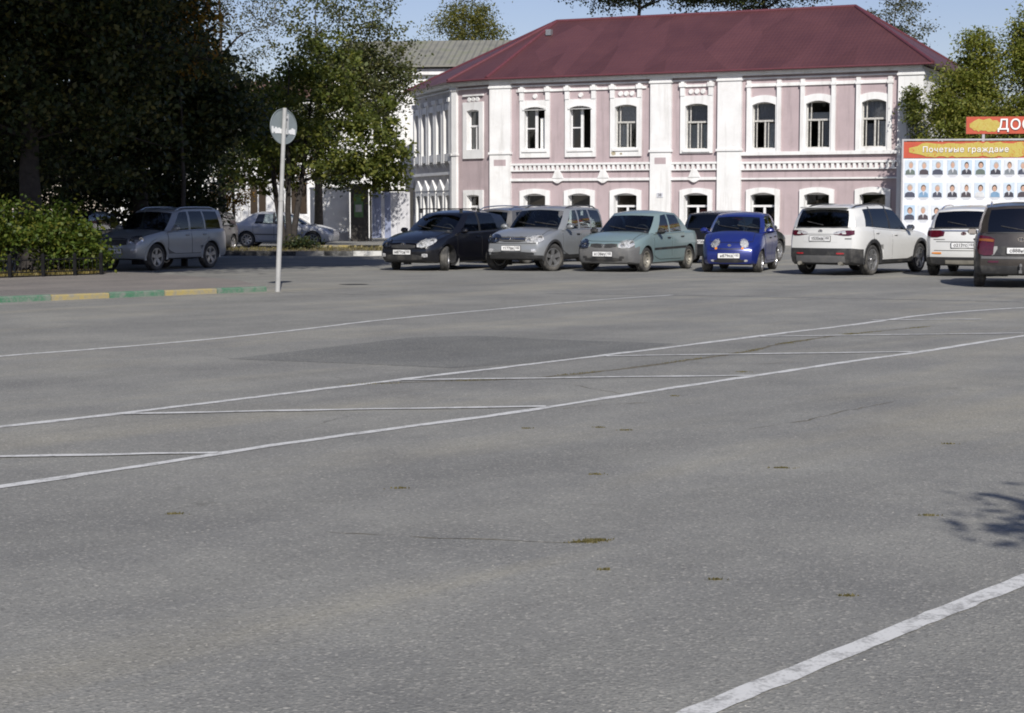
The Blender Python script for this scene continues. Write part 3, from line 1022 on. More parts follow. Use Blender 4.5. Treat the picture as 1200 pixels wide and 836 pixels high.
M_RED = simple('red_lamp', (0.33, 0.012, 0.02), 0.12, var=0.25, scale=14, coat=0.8)
M_DKRED = simple('dark_red_lamp', (0.07, 0.006, 0.014), 0.12, var=0.25, scale=14, coat=0.8)
M_ORANGE = simple('orange_lamp', (0.75, 0.26, 0.03), 0.18, var=0.15, coat=0.6)
M_PLATE = simple('white_plate', (0.74, 0.74, 0.73), 0.4, var=0.06, dirt=((0.3, 0.28, 0.25), 0.35, 9.0, 0.55))
M_PLTXT = simple('plate_black', (0.03, 0.03, 0.035), 0.5, var=0.05)
M_MUD = simple('grey_mudflap', (0.30, 0.30, 0.29), 0.7, var=0.15)

WHEELS = {}
def wheel_meshes(r, kind):
    key = (round(r, 3), kind)
    if key in WHEELS:
        return WHEELS[key]
    rr = r * (0.66 if kind != 'big' else 0.70)
    hw = 0.102
    t = MB()
    t.lathe([(-hw * 0.8, rr), (-hw, rr + 0.03), (-hw * 1.05, (rr + r) / 2), (-hw * 0.9, r - 0.018), (-hw * 0.6, r), (-0.025, r), (-0.02, r - 0.008), (0.02, r - 0.008), (0.025, r),
             (hw * 0.6, r), (hw * 0.9, r - 0.018), (hw * 1.05, (rr + r) / 2), (hw, rr + 0.03), (hw * 0.8, rr)], 32)
    tm = t.mesh('wheel', M_TYRE, 40)
    m = MB()
    # barrel and lip
    m.lathe([(hw * 0.92, rr + 0.006), (hw * 0.92, rr - 0.018), (hw * 0.7, rr - 0.024), (-hw * 0.7, rr - 0.03), (-hw * 0.7, rr + 0.002), (hw * 0.7, rr + 0.002)], 32)
    m.lathe([(-0.02, 0.0001), (-0.02, rr - 0.03), (-0.035, rr - 0.03), (-0.035, 0.0001)], 24, mi=1)     # dark back / brake
    if kind == 'steel':
        m.lathe([(0.03, 0.0001), (0.035, 0.07), (0.055, 0.10), (0.03, rr * 0.72), (0.06, rr * 0.84), (0.045, rr), (0.03, rr), (0.02, rr * 0.7), (0.0, 0.0001)], 24)
        for k in range(10):
            a = 2 * math.pi * k / 10
            c = Vector((math.cos(a) * rr * 0.72, 0.045, math.sin(a) * rr * 0.72))
            m.tube([c - Vector((0, 0.02, 0)), c + Vector((0, 0.012, 0))], 0.017, 8, 1)
    else:
        ns = {'alloy': 5, 'big': 5, 'multi': 8}[kind]
        m.lathe([(0.075, 0.0001), (0.075, 0.05), (0.055, 0.062), (0.02, 0.062), (0.02, 0.0001)], 16)
        for k in range(ns):
            a = 2 * math.pi * k / ns + 0.3
            ca, sa = math.cos(a), math.sin(a)
            w0, w1 = (0.040, 0.055) if ns == 5 else (0.022, 0.028)
            def P(rad, off, y):
                return (ca * rad - sa * off, y, sa * rad + ca * off)
            vs = [P(0.04, -w0, 0.068), P(0.04, w0, 0.068), P(rr - 0.012, w1, 0.085), P(rr - 0.012, -w1, 0.085),
                  P(0.04, -w0, 0.03), P(0.04, w0, 0.03), P(rr - 0.012, w1, 0.045), P(rr - 0.012, -w1, 0.045)]
            m.add(vs, [(0, 1, 2, 3), (7, 6, 5, 4), (0, 4, 5, 1), (1, 5, 6, 2), (2, 6, 7, 3), (3, 7, 4, 0)])
    rm = m.mesh('rim', [M_STEEL if kind == 'steel' else M_ALLOY, M_BLK], 35)
    WHEELS[key] = (tm, rm)
    return WHEELS[key]

def rbox(m, a, b, r=0.03, mi=0):
    """box with chamfered corners"""
    c = [(a[i] + b[i]) / 2 for i in range(3)]
    h = [abs(b[i] - a[i]) / 2 for i in range(3)]
    r = min(r, min(h) * 0.9)
    rows = []
    for zf, ins in ((-1, r), (-1 + r / h[2], 0), (1 - r / h[2], 0), (1, r)):
        hx, hy = h[0] - ins, h[1] - ins
        q = r * 0.8
        rows.append([(c[0] + x, c[1] + y, c[2] + zf * h[2]) for x, y in ((hx - q, -hy), (hx, -hy + q), (hx, hy - q), (hx - q, hy), (-hx + q, hy), (-hx, hy - q), (-hx, -hy + q), (-hx + q, -hy), (hx - q, -hy))])
    m.grid(rows, mi)
    n = len(m.v)
    k = 9
    m.f.append(tuple(range(n - k, n - 1)))
    m.f.append(tuple(range(n - 4 * k, n - 3 * k - 1))[::-1])
    m.m += [mi, mi]

class Car:
    LV = [(0, .90), (.05, .965), (.2, .992), (.42, .99), (.60, 1.0), (.74, .995), (.87, .975), (.95, .955), (1.0, .925)]
    FR = [1, .65, .3, 0, -.3, -.65, -1]
    def __init__(s, sp):
        s.sp = sp
        s.L, s.Wd, s.wb = sp['L'], sp['W'], sp['wb']
        s.xf = s.wb / 2 + sp['fo']
        s.zb = sp.get('zb', 0.2)
    def hw(s, t):
        sp = s.sp
        w = s.Wd / 2
        f = 1.0
        Rf, kf = sp.get('rf', (0.75, 0.24))
        Rr, kr = sp.get('rr', (0.6, 0.16))
        if t < Rf:
            u = 1 - t / Rf
            f *= 1 - kf * (1 - math.sqrt(max(0, 1 - u * u * 0.94))) / (1 - math.sqrt(0.06))
        d = s.L - t
        if d < Rr:
            u = 1 - d / Rr
            f *= 1 - kr * (1 - math.sqrt(max(0, 1 - u * u * 0.94))) / (1 - math.sqrt(0.06))
        return w * f
    def warp(s, t, y, z):
        """nose and tail shape: set back by height and by distance from the centre line"""
        sp = s.sp
        w = s.Wd / 2
        x = s.xf - t
        bf = max(0, 1 - t / 0.9) ** 2
        x -= bf * (interp(sp['nose'], z) + sp.get('bowf', 0.16) * (abs(y) / w) ** 2.2)
        br = max(0, 1 - (s.L - t) / 0.8) ** 2
        x += br * (interp(sp['tail'], z) + sp.get('bowr', 0.09) * (abs(y) / w) ** 2.2)
        return (x, y, z)
    def build(s, name, label, cat='car', group=None):
        sp = s.sp
        L = s.L
        root = thing(name, label, cat, group=group)
        s.root = root
        P = sp['paint']
        ts = sorted(set([0, .03, .08, .15, .24, .34, .46] + [round(.6 + .14 * i, 3) for i in range(int((L - 1.1) / .14))] + [L - .46, L - .34, L - .24, L - .15, L - .08, L - .03, L]))
        m = MB()
        rings = []
        for t in ts:
            w = s.hw(t)
            e = min(t, L - t)
            up = 0.10 * max(0, 1 - e / 0.5) ** 2 * sp.get('upend', 0.45)
            zb = s.zb + up
            zbelt = interp(sp['belt'], t)
            ztop = interp(sp['top'], t)
            left = []
            for fr, wf in s.LV:
                z = lerp(zb, zbelt, fr)
                left.append(s.warp(t, w * wf, z))
            bot = [s.warp(t, f * w * .9, zb) for f in s.FR]
            top = [s.warp(t, f * w * .925, lerp(zbelt, ztop, 1 - abs(f) ** 2.4)) for f in s.FR]
            right = [(x, -y, z) for x, y, z in left]
            rings.append((bot, left, top, right))
        idx = []
        for bot, left, top, right in rings:
            ring = bot[::-1] + left[1:-1] + top + right[1:-1][::-1]
            o = len(m.v)
            m.v += ring
            idx.append([o + i for i in range(len(ring))])
        n = len(idx[0])
        for a, b in zip(idx, idx[1:]):
            for k in range(n):
                k2 = (k + 1) % n
                m.f.append((a[k], b[k], b[k2], a[k2]))
                m.m.append(0)
        nl = len(s.LV)
        for end in (0, -1):
            ring = idx[end]
            bi = ring[:7][::-1]
            li = [ring[6]] + ring[7:7 + nl - 2] + [ring[7 + nl - 2]]
            ti = ring[7 + nl - 2:7 + nl - 2 + 7]
            ri = [ring[0]] + ring[7 + nl - 2 + 7:][::-1] + [ti[-1]]
            rows = [bi]
            t = ts[end]
            for lv in range(1, nl - 1):
                Lp, Rp = m.v[li[lv]], m.v[ri[lv]]
                row = [li[lv]]
                for f in s.FR[1:-1]:
                    m.v.append(s.warp(t, f * Lp[1], Lp[2]))
                    row.append(len(m.v) - 1)
                row.append(ri[lv])
                rows.append(row)
            rows.append(ti)
            for a, b in zip(rows, rows[1:]):
                for k in range(6):
                    f = (a[k], a[k + 1], b[k + 1], b[k])
                    m.f.append(f if end == 0 else f[::-1])
                    m.m.append(0)
        # wheel housings cut out of the body
        r = sp['wr']
        body0 = m.mesh('body', [P, M_BLK, sp.get('clad', M_BLK)])
        bm = bmesh.new()
        bm.from_mesh(body0)
        bmesh.ops.recalc_face_normals(bm, faces=bm.faces)
        bm.to_mesh(body0)
        bm.free()
        ob = link('body', body0, root)
        cut = MB()
        ra = r * sp.get('arch', 1.16)
        for sx in (1, -1):
            for sy in (1, -1):
                y0, y1 = s.Wd / 2 - 0.30, s.Wd / 2 + 0.2
                cut.tube([(sx * s.wb / 2, sy * y0, r), (sx * s.wb / 2, sy * y1, r)], ra, 28, 1)
        co = cut.obj('cutter', [P, M_BLK])
        bm = bmesh.new()
        bm.from_mesh(co.data)
        bmesh.ops.recalc_face_normals(bm, faces=bm.faces)
        bm.to_mesh(co.data)
        bm.free()
        md = ob.modifiers.new('b', 'BOOLEAN')
        md.operation = 'DIFFERENCE'
        md.solver = 'EXACT'
        md.material_mode = 'INDEX'
        md.object = co
        dg = bpy.context.evaluated_depsgraph_get()
        me = bpy.data.meshes.new_from_object(ob.evaluated_get(dg))
        ob.modifiers.clear()
        old = ob.data
        ob.data = me
        bpy.data.meshes.remove(old)
        bpy.data.objects.remove(co)
        cz = sp.get('cladz')
        for p in me.polygons:
            if p.material_index == 0:
                c = p.center
                if cz and cz(c.x, abs(c.y), c.z, s):
                    p.material_index = 2
                elif c.z < s.zb + 0.03:
                    p.material_index = 1
        me.name = 'body'
        me.polygons.foreach_set('use_smooth', [True] * len(me.polygons))
        me.set_sharp_from_angle(angle=R(26))
        s.body = ob
        s.greenhouse()
        # ray-cast target
        bm = bmesh.new()
        bm.from_mesh(me)
        bm.from_mesh(s.cabin.data)
        for w in s.winmesh:
            bm.from_mesh(w)
        s.bvh = BVHTree.FromBMesh(bm)
        bm.free()
        # wheels
        tm, rm = wheel_meshes(r, sp.get('rim', 'alloy'))
        st = sp.get('steer', 0)
        for sx in (1, -1):
            for sy in (1, -1):
                a = R(st) if sx > 0 else 0
                wo = link('wheel', tm, root, (sx * s.wb / 2, sy * (s.Wd / 2 - 0.125), r), (0, 0, a if sy > 0 else a + math.pi))
                link('rim', rm, wo)
        s.shut_lines()
        s.interior()
        return s
    def roofw(s):
        return s.Wd / 2 * s.sp.get('roofw', 0.74)
    def greenhouse(s):
        sp = s.sp
        g = sp['green']      # (t_base, y_base_frac, t_top, y_top_frac, kind of the segment after)
        wr = s.roofw()
        crown = sp.get('crown', 0.055)
        VR = [0, .05, .35, .65, .90, 1.0]
        def ring(side):
            cols = []
            for tb, yb, tt, yt, kd in g:
                zb_ = lerp(interp(sp['belt'], tb), interp(sp['top'], tb), 1 - abs(yb) ** 2.4) - 0.012
                B = Vector((s.xf - tb, side * yb * s.hw(tb) * 0.915, zb_))
                yt_ = yt * wr
                T = Vector((s.xf - tt, side * yt_, sinterp(sp['roof'], tt) - crown * (yt_ / wr) ** 2))
                col = []
                for v in VR:
                    p = B.lerp(T, v)
                    bl = math.sin(math.pi * v) * 0.03
                    p.y += side * bl * yb
                    if yb < 0.95:
                        p.x += bl * (1 if tb < s.L / 2 else -1) * (1 - yb)
                    col.append(p)
                cols.append(col)
            return cols
        Lc, Rc = ring(1), ring(-1)
        shell = MB()
        s.winmesh = []
        kinds = [q[4] for q in g]
        wins = {}
        for side, cols in ((1, Lc), (-1, Rc)):
            for i in range(len(cols) - 1):
                kd = kinds[i]
                for j in range(len(VR) - 1):
                    q = [cols[i][j], cols[i][j + 1], cols[i + 1][j + 1], cols[i + 1][j]]
                    if side < 0:
                        q = q[::-1]
                    if kd[0] == 'g' and 1 <= j <= 3:
                        key = (kd, side if kd[1] == 's' else 0)
                        wins.setdefault(key, MB()).add(q, [(0, 1, 2, 3)])
                    else:
                        mi = 0
                        if kd[0] == 'g' and j == 0:
                            mi = 1
                        if kd[0] == 'k':
                            mi = 1
                        shell.add(q, [(0, 1, 2, 3)], mi)
        # roof
        rows = []
        for i in range(len(g)):
            tt, yt = g[i][2], g[i][3]
            row = []
            for f in (1, .6, .2, -.2, -.6, -1):
                y = f * yt * wr
                row.append((s.xf - tt, y, sinterp(sp['roof'], tt) - crown * (y / wr) ** 2))
            rows.append(row)
        shell.grid(rows, 2 if sp.get('roofmat') else 0)
        bm = bmesh.new()
        me = shell.mesh('cabin', [sp['paint'], M_SEAL, sp.get('roofmat', sp['paint'])])
        bm.from_mesh(me)
        bmesh.ops.remove_doubles(bm, verts=bm.verts, dist=0.0005)
        bmesh.ops.recalc_face_normals(bm, faces=bm.faces)
        bm.to_mesh(me)
        bm.free()
        me.polygons.foreach_set('use_smooth', [True] * len(me.polygons))
        me.set_sharp_from_angle(angle=R(40))
        s.cabin = link('cabin', me, s.root)
        for (kd, side), mb in wins.items():
            nm = {'w': 'windshield', 'r': 'rear_window', 's': 'window'}[kd[1]]
            gm = M_TINT if (sp.get('tint') and kd[1] in sp['tint'] and not kd.endswith('c')) else M_GLASS
            me2 = mb.mesh(nm, gm)
            bm = bmesh.new()
            bm.from_mesh(me2)
            bmesh.ops.remove_doubles(bm, verts=bm.verts, dist=0.0005)
            bmesh.ops.recalc_face_normals(bm, faces=bm.faces)
            bm.to_mesh(me2)
            bm.free()
            me2.polygons.foreach_set('use_smooth', [True] * len(me2.polygons))
            link(nm, me2, s.root)
            s.winmesh.append(me2)
    # -- panels laid on the body by casting rays at it
    def hit(s, az, h, z):
        d = Vector((-math.cos(az), -math.sin(az), 0))
        hv = Vector((-math.sin(az), math.cos(az), 0))
        o = hv * h - d * 8
        ca = math.cos(az)
        o.x += s.xf if ca > 0.02 else (s.xf - s.L if ca < -0.02 else 0.0)     # h is counted from the nose or tail centre
        o.z = z
        p, nrm, i, dist = s.bvh.ray_cast(o, d)
        if p is None:
            return None
        if nrm.dot(d) > 0:
            nrm = -nrm
        return p, nrm
    def panel(s, name, az, cols, mat, off=0.006, parent=None, nv=5, sub=3, top=False, rim=True):
        """cols: (h, zlo, zhi) across the panel as seen looking along azimuth az (degrees; 0 = at the nose, 90 = at the left side, 180 = at the tail)"""
        az = R(az)
        cc = []
        for (h0, a0, b0), (h1, a1, b1) in zip(cols, cols[1:]):
            for k in range(sub):
                u = k / sub
                cc.append((lerp(h0, h1, u), lerp(a0, a1, u), lerp(b0, b1, u)))
        cc.append(cols[-1])
        rows = []
        inner = []
        for h, a, b in cc:
            row, rin = [], []
            for j in range(nv + 1):
                z = lerp(a, b, j / nv)
                if top:
                    x = z
                    p, nrm, i, dist = s.bvh.ray_cast(Vector((x, h, 4)), Vector((0, 0, -1)))
                    res = (p, nrm) if p is not None else None
                else:
                    res = s.hit(az, h, z)
                if res is None:
                    return None
                p, nrm = res
                row.append(p + nrm * off)
                rin.append(p - nrm * 0.004)
            rows.append(row)
            inner.append(rin)
        m = MB()
        m.grid(rows)
        if rim:
            bo = [r[0] for r in rows] + rows[-1][1:] + [r[-1] for r in rows[::-1]][1:] + rows[0][::-1][1:]
            bi = [r[0] for r in inner] + inner[-1][1:] + [r[-1] for r in inner[::-1]][1:] + inner[0][::-1][1:]
            m.grid([bo, bi])
        me = m.mesh(name, mat)
        bm = bmesh.new()
        bm.from_mesh(me)
        bmesh.ops.remove_doubles(bm, verts=bm.verts, dist=0.0003)
        bmesh.ops.recalc_face_normals(bm, faces=bm.faces)
        bm.to_mesh(me)
        bm.free()
        me.polygons.foreach_set('use_smooth', [True] * len(me.polygons))
        me.set_sharp_from_angle(angle=R(45))
        return link(name, me, parent or s.root)
    def both(s, name, az, cols, mat, **kw):
        if abs(az) > 91:
            az = -az
        a = s.panel(name, az, cols, mat, **kw)
        b = s.panel(name, -az, [(-h, p, q) for h, p, q in cols], mat, **kw)
        return a, b
    def strip(s, name, pts, mat, wdt=0.012, az=90, off=0.003, parent=None):
        """thin line following the body through (h, z) points"""
        m = MB()
        dense = []
        for (h0, z0), (h1, z1) in zip(pts, pts[1:]):
            n = max(2, int(math.hypot(h1 - h0, z1 - z0) / 0.07))
            dense += [(lerp(h0, h1, k / n), lerp(z0, z1, k / n)) for k in range(n)]
        dense.append(pts[-1])
        rows = []
        for i, (h, z) in enumerate(dense):
            h2, z2 = dense[min(i + 1, len(dense) - 1)]
            h1, z1 = dense[max(i - 1, 0)]
            dx, dz = h2 - h1, z2 - z1
            l = math.hypot(dx, dz) or 1
            nx, nz = -dz / l * wdt / 2, dx / l * wdt / 2
            a = s.hit(R(az), h + nx, z + nz)
            b = s.hit(R(az), h - nx, z - nz)
            if a is None or b is None:
                continue
            rows.append([a[0] + a[1] * off, b[0] + b[1] * off])
        if len(rows) < 2:
            return None
        m.grid(rows)
        return m.obj(name, mat, parent or s.root)
    def shut_lines(s):
        sp = s.sp
        # doors: in side view h runs along x for the right side; on the left h = -x
        d = sp['doors']        # list of (t_front, t_rear, zlo, cut_front, cut_rear)
        for sy in (1, -1):
            az = 90 * sy
            for t0, t1, zlo, cf, cr in d:
                x0, x1 = s.xf - t0, s.xf - t1
                zt0, zt1 = interp(sp['belt'], t0) - 0.035, interp(sp['belt'], t1) - 0.035
                q = lambda x: -x * sy
                cols = [(q(x0), zlo + cf, zt0), (q(x0 - 0.10), zlo + cf * 0.5, lerp(zt0, zt1, .08)), (q(lerp(x0, x1, .3)), zlo, lerp(zt0, zt1, .3)), (q(lerp(x0, x1, .7)), zlo, lerp(zt0, zt1, .7)),
                        (q(x1 + 0.16), zlo + cr * 0.35, lerp(zt0, zt1, .88)), (q(x1), zlo + cr, zt1)]
                door = s.panel('door', az, cols, [sp['paint']], off=0.007, nv=6, sub=2)
                e = 0.011
                gc = [(q(x0 + e), cols[0][1] - e, cols[0][2] + e)] + [(h, a - e, b + e) for h, a, b in cols[1:-1]] + [(q(x1 - e), cols[-1][1] - e, cols[-1][2] + e)]
                s.panel('door_gap', az, gc, [M_GAP], off=0.0025, nv=6, sub=2, rim=False, parent=door)
                if door:
                    hx = x1 + 0.10
                    hz = zt1 - 0.10
                    res = s.hit(R(az), q(hx), hz)
                    if res:
                        hm = MB()
                        p = res[0]
                        rbox(hm, (p.x - 0.0, p.y - 0.005, p.z - 0.018), (p.x + 0.17, p.y + sy * 0.035, p.z + 0.018), 0.012)
                        hm.obj('door_handle', sp.get('handle', sp['paint']), door, 40)
            if sp.get('moulding'):
                zz, mm = sp['moulding']
                s.strip('side_moulding', [(-(s.xf - d[0][0] + 0.02) * sy, zz), (-(s.xf - d[-1][1] - .25) * sy, zz + .03)], mm, 0.055, az, 0.014)
        # bonnet
        hd = sp.get('hood')
        if hd:
            tA, tB, fw = hd
            yw = s.Wd / 2
            def cols(e):
                out = []
                for f in (-fw, -fw * .6, -fw * .2, fw * .2, fw * .6, fw):
                    c = (abs(f) / fw) ** 2.5
                    out.append((f * yw * (1 + e / fw), s.xf - tB - e, s.xf - tA - c * sp.get('hoodbow', 0.16) + e))
                return out
            h = s.panel('hood', 0, cols(0), [sp['paint']], off=0.008, nv=7, sub=2, top=True)
            if h:
                s.panel('hood_gap', 0, cols(0.012), [M_GAP], off=0.002, nv=7, sub=2, top=True, rim=False, parent=h)
    def interior(s):
        sp = s.sp
        g = sp['green']
        tc = g[0][0]
        zb = interp(sp['belt'], tc + 0.9)
        m = MB()
        rows = []
        for t in np.linspace(tc + 0.06, g[-1][0] - 0.1, 8):
            hw = s.hw(t) * 0.86
            z = interp(sp['belt'], t) + 0.004
            rows.append([(s.xf - t, hw, z), (s.xf - t, -hw, z)])
        m.grid(rows)
        rbox(m, (s.xf - tc - 0.42, -s.Wd * 0.36, zb - 0.1), (s.xf - tc - 0.16, s.Wd * 0.36, zb + 0.05), 0.03)
        m.obj('dashboard', M_INT, s.root, 40)
        top = max(z for _, z in sp['roof'])
        tb = [q for q in g if q[4].startswith('k') or q[4] == 'pb']
        xb = s.xf - (tb[0][0] if tb else tc + 1.3)
        for xs, ys in ((xb + 0.02, (-0.36, 0.36)), (xb - 0.85, (-0.38, 0.38))):
            for y in ys:
                q = MB()
                rbox(q, (xs - 0.16, y - 0.25, zb - 0.2), (xs, y + 0.25, zb + 0.14), 0.06)
                rbox(q, (xs - 0.17, y - 0.12, zb + 0.17), (xs - 0.07, y + 0.12, min(zb + 0.34, top - 0.14)), 0.05)
                q.tube([(xs - .12, y - .06, zb + .1), (xs - .12, y - .06, zb + .2)], 0.008, 6)
                q.tube([(xs - .12, y + .06, zb + .1), (xs - .12, y + .06, zb + .2)], 0.008, 6)
                q.obj('seat', M_SEATC, s.root, 40)
        w = MB()
        c = Vector((s.xf - tc - 0.55, 0.36, zb + 0.03))
        pts = []
        for k in range(17):
            a = 2 * math.pi * k / 16
            pts.append(c + Vector((math.sin(a) * 0.07, math.cos(a) * 0.18, math.sin(a) * 0.17)))
        w.tube(pts, 0.014, 6, cap=False)
        w.obj('steering_wheel', M_BLK, s.root, 40)
    # -- fittings
    def mirror(s, t, z, mat, y=None):
        for sy in (1, -1):
            yy = (y or s.Wd / 2 * 0.93)
            m = MB()
            rbox(m, (s.xf - t - 0.06, sy * (yy + 0.03) if sy > 0 else sy * (yy + 0.22), z - 0.07), (s.xf - t + 0.06, sy * (yy + 0.22) if sy > 0 else sy * (yy + 0.03), z + 0.07), 0.05)
            m.tube([(s.xf - t, sy * (yy - 0.06), z - 0.06), (s.xf - t, sy * (yy + 0.08), z - 0.03)], 0.022, 6)
            o = m.obj('mirror', mat, s.root, 45)
            g = MB()
            x = s.xf - t - 0.0615
            g.add([(x, sy * (yy + 0.05), z - 0.05), (x, sy * (yy + 0.20), z - 0.05), (x, sy * (yy + 0.20), z + 0.05), (x, sy * (yy + 0.05), z + 0.05)], [(0, 1, 2, 3)])
            g.obj('mirror_glass', M_CHROME, o)
    def plate(s, front, z, chars, region, y=0.0, h=None):
        az = 0 if front else math.pi
        a, b = s.hit(az, y, z - 0.05), s.hit(az, y, z + 0.05)
        sx = 1 if front else -1
        x = (max(a[0].x, b[0].x) if front else min(a[0].x, b[0].x)) + sx * 0.015
        m = MB()
        rbox(m, (x - 0.008, y - 0.262, z - 0.058), (x + 0.008, y + 0.262, z + 0.058), 0.006)
        o = m.obj('license_plate', M_PLATE, s.root)
        f = MB()
        xx = x - sx * 0.012
        rbox(f, (xx - 0.008, y - 0.275, z - 0.068), (xx + 0.008, y + 0.275, z + 0.068), 0.006)
        f.obj('plate_frame', M_BLK, o)
        for txt, size, dy, dz in ((chars, 0.098, -0.055, 0.0), (region, 0.072, 0.19, 0.012)):
            me = text_mesh(txt, size, M_PLTXT, 0.001, 1.02, bold=0.002)
            w = link('plate_lettering', me, o, (x + sx * 0.0105, y + (dy if front else -dy), z + dz))
            w.rotation_euler = (R(90), 0, R(90) if front else R(-90))
        ln = MB()
        yv = y + (0.115 if front else -0.115)
        ln.box((x + sx * 0.0085 - 0.0008, yv - 0.004, z - 0.055), (x + sx * 0.0085 + 0.0008, yv + 0.004, z + 0.055))
        ln.obj('plate_divider', M_PLTXT, o)
    def rails(s, t0, t1, mat, y=None, up=0.035):
        for sy in (1, -1):
            yy = y or s.roofw() * 0.86
            pts = []
            for k in range(9):
                t = lerp(t0, t1, k / 8)
                z = sinterp(s.sp['roof'], t) - 0.055 * (yy / s.roofw()) ** 2
                pts.append((s.xf - t, sy * yy, z + up * (1 if 0 < k < 8 else -0.1)))
            m = MB()
            m.tube(pts, 0.017, 8)
            m.obj('roof_rail', mat, s.root, 50)
    def arches(s, mat, wdt=0.07):
        """plastic lip round each wheel opening"""
        r = s.sp['wr']
        ra = r * s.sp.get('arch', 1.16)
        for sx in (1, -1):
            for sy in (1, -1):
                rows = []
                for k in range(21):
                    a = R(-24 + 228 * k / 20)
                    row = []
                    for rad, off in ((ra - 0.012, 0.0), (ra + 0.004, 0.016), (ra + wdt, 0.014), (ra + wdt + 0.006, -0.002)):
                        x = sx * s.wb / 2 + math.cos(a) * rad
                        z = r + math.sin(a) * rad
                        ra2 = max(rad, ra + 0.015)
                        hx, hz = sx * s.wb / 2 + math.cos(a) * ra2, max(r + math.sin(a) * ra2, s.zb + 0.06)
                        res = s.hit(R(90 * sy), -hx * sy, hz)
                        y = (res[0].y if res else sy * s.Wd / 2)
                        if abs(y) < s.Wd / 2 * 0.80:
                            y = sy * s.Wd / 2 * 0.80
                        row.append((x, y + sy * off, max(z, s.zb)))
                    rows.append(row)
                m = MB()
                m.grid(rows)
                m.obj('wheel_arch', mat, s.root, 50)
    def emblem(s, front, z, size=0.06, mat=None, y=0):
        res = s.hit(0 if front else math.pi, y, z)
        if res:
            m = MB()
            p = res[0] + res[1] * 0.006
            pts = [p + Vector((0, math.cos(a) * size, math.sin(a) * size * 0.62)) for a in [2 * math.pi * k / 16 for k in range(17)]]
            m.tube(pts, 0.011, 6, cap=False)
            m.tube([p + Vector((0, -size * .5, 0)), p + Vector((0, size * .5, 0))], 0.009, 6)
            m.tube([p + Vector((0, 0, -size * .55)), p + Vector((0, 0, size * .55))], 0.009, 6)
            m.obj('emblem', mat or M_CHROME, s.root, 60)
    def wiper(s, rear=False):
        g = s.sp['green']
        tb, tt = (g[-1][0], g[-1][2]) if rear else (g[0][0], g[0][2])
        for y0, y1 in (((0.05, -0.38),) if rear else ((0.1, -0.45), (0.62, 0.05))):
            pts = []
            for k in range(6):
                y = lerp(y0, y1, k / 5)
                z = lerp(interp(s.sp['top'], tb) + 0.05, interp(s.sp['top'], tb) + 0.13, k / 5)
                res = s.hit(math.pi if rear else 0, y, z)
                if res:
                    pts.append(res[0] + res[1] * 0.012)
            if len(pts) > 2:
                m = MB()
                m.tube(pts, 0.009, 5)
                m.obj('wiper', M_BLK, s.root)
    def place(s, heading, wheel, at):
        """set one wheel ('FL', 'FR', 'RL', 'RR') down on a ground point, nose along heading (degrees)"""
        a = R(heading)
        lx = s.wb / 2 * (1 if wheel[0] == 'F' else -1)
        ly = (s.Wd / 2 - 0.12) * (1 if wheel[1] == 'L' else -1)
        s.root.rotation_euler = (0, 0, a)
        s.root.location = (at[0] - (lx * math.cos(a) - ly * math.sin(a)), at[1] - (lx * math.sin(a) + ly * math.cos(a)), 0)

def green(cowl, wtop, A, B, C, rear, rtop, D=None, kB='kb', bk=1.0, rw=0.80):
    """perimeter of the glasshouse; A front-door glass start, B pillar, C end of rear-door glass, D optional quarter glass end"""
    g = [(cowl, 0, wtop - .06, 0, 'gw'), (cowl + .03, .42, wtop - .03, .45, 'gw'), (cowl + .16, .86, wtop + .06, .88, 'p'), (A, 1.0, wtop + .22, 1.0, 'gs1'),
         (B, 1.0, B + .02, 1.0, kB), (B + .09, 1.0, B + .10, 1.0, 'gs2')]
    if D:
        g += [(C, 1.0, C - .05, 1.0, kB), (C + .07, 1.0, C + .02, 1.0, 'gs3'), (D, 1.0, min(D - .12, rtop - .16), 1.0, 'p')]
    else:
        g += [(C, 1.0, C - .16, 1.0, 'p')]
    g += [(rear - .14, .98, rtop - .08, .97, 'p'), (rear - .05, rw, rtop - .02, rw + .02, 'gr'), (rear, .4, rtop, .4, 'gr'), (rear + .01, 0, rtop + .01, 0, 'p')]
    return g
NOSE = [(0.15, 0.12), (0.3, 0.03), (0.45, 0.0), (0.58, 0.02), (0.72, 0.10), (0.85, 0.2)]
TAIL = [(0.2, 0.10), (0.35, 0.02), (0.5, 0.0), (0.65, 0.03), (0.95, 0.09), (1.1, 0.13)]

def headlamp(c, az, cols, bowls=True):
    a, b = c.both('headlight', az, cols, [M_REFL], off=0.010, nv=4, sub=3)
    for side, o in ((1, a), (-1, b)):
        if not o:
            continue
        lens = c.panel('lens', az * side, [(h * side, p - .006, q + .006) for h, p, q in cols], [M_LENS], off=0.034, nv=4, sub=3, parent=o)
        n = len(cols)
        for k in ((1, n - 2) if bowls else ()):
            h, p, q = cols[k]
            res = c.hit(R(az * side), h * side, (p + q) / 2)
            if res and n > 3:
                m = MB()
                pos = res[0] + res[1] * 0.016
                m.lathe([(-0.004, 0.0001), (-0.004, (q - p) * .34), (0.008, (q - p) * .38), (0.008, (q - p) * .30), (0.0, (q - p) * .22), (-.002, 0.0001)], 14)
                ob = m.obj('lamp_bowl', M_CHROME, o, 40)
                ob.location = pos
                ob.rotation_euler = (0, 0, math.atan2(res[1].y, res[1].x) - math.pi / 2)

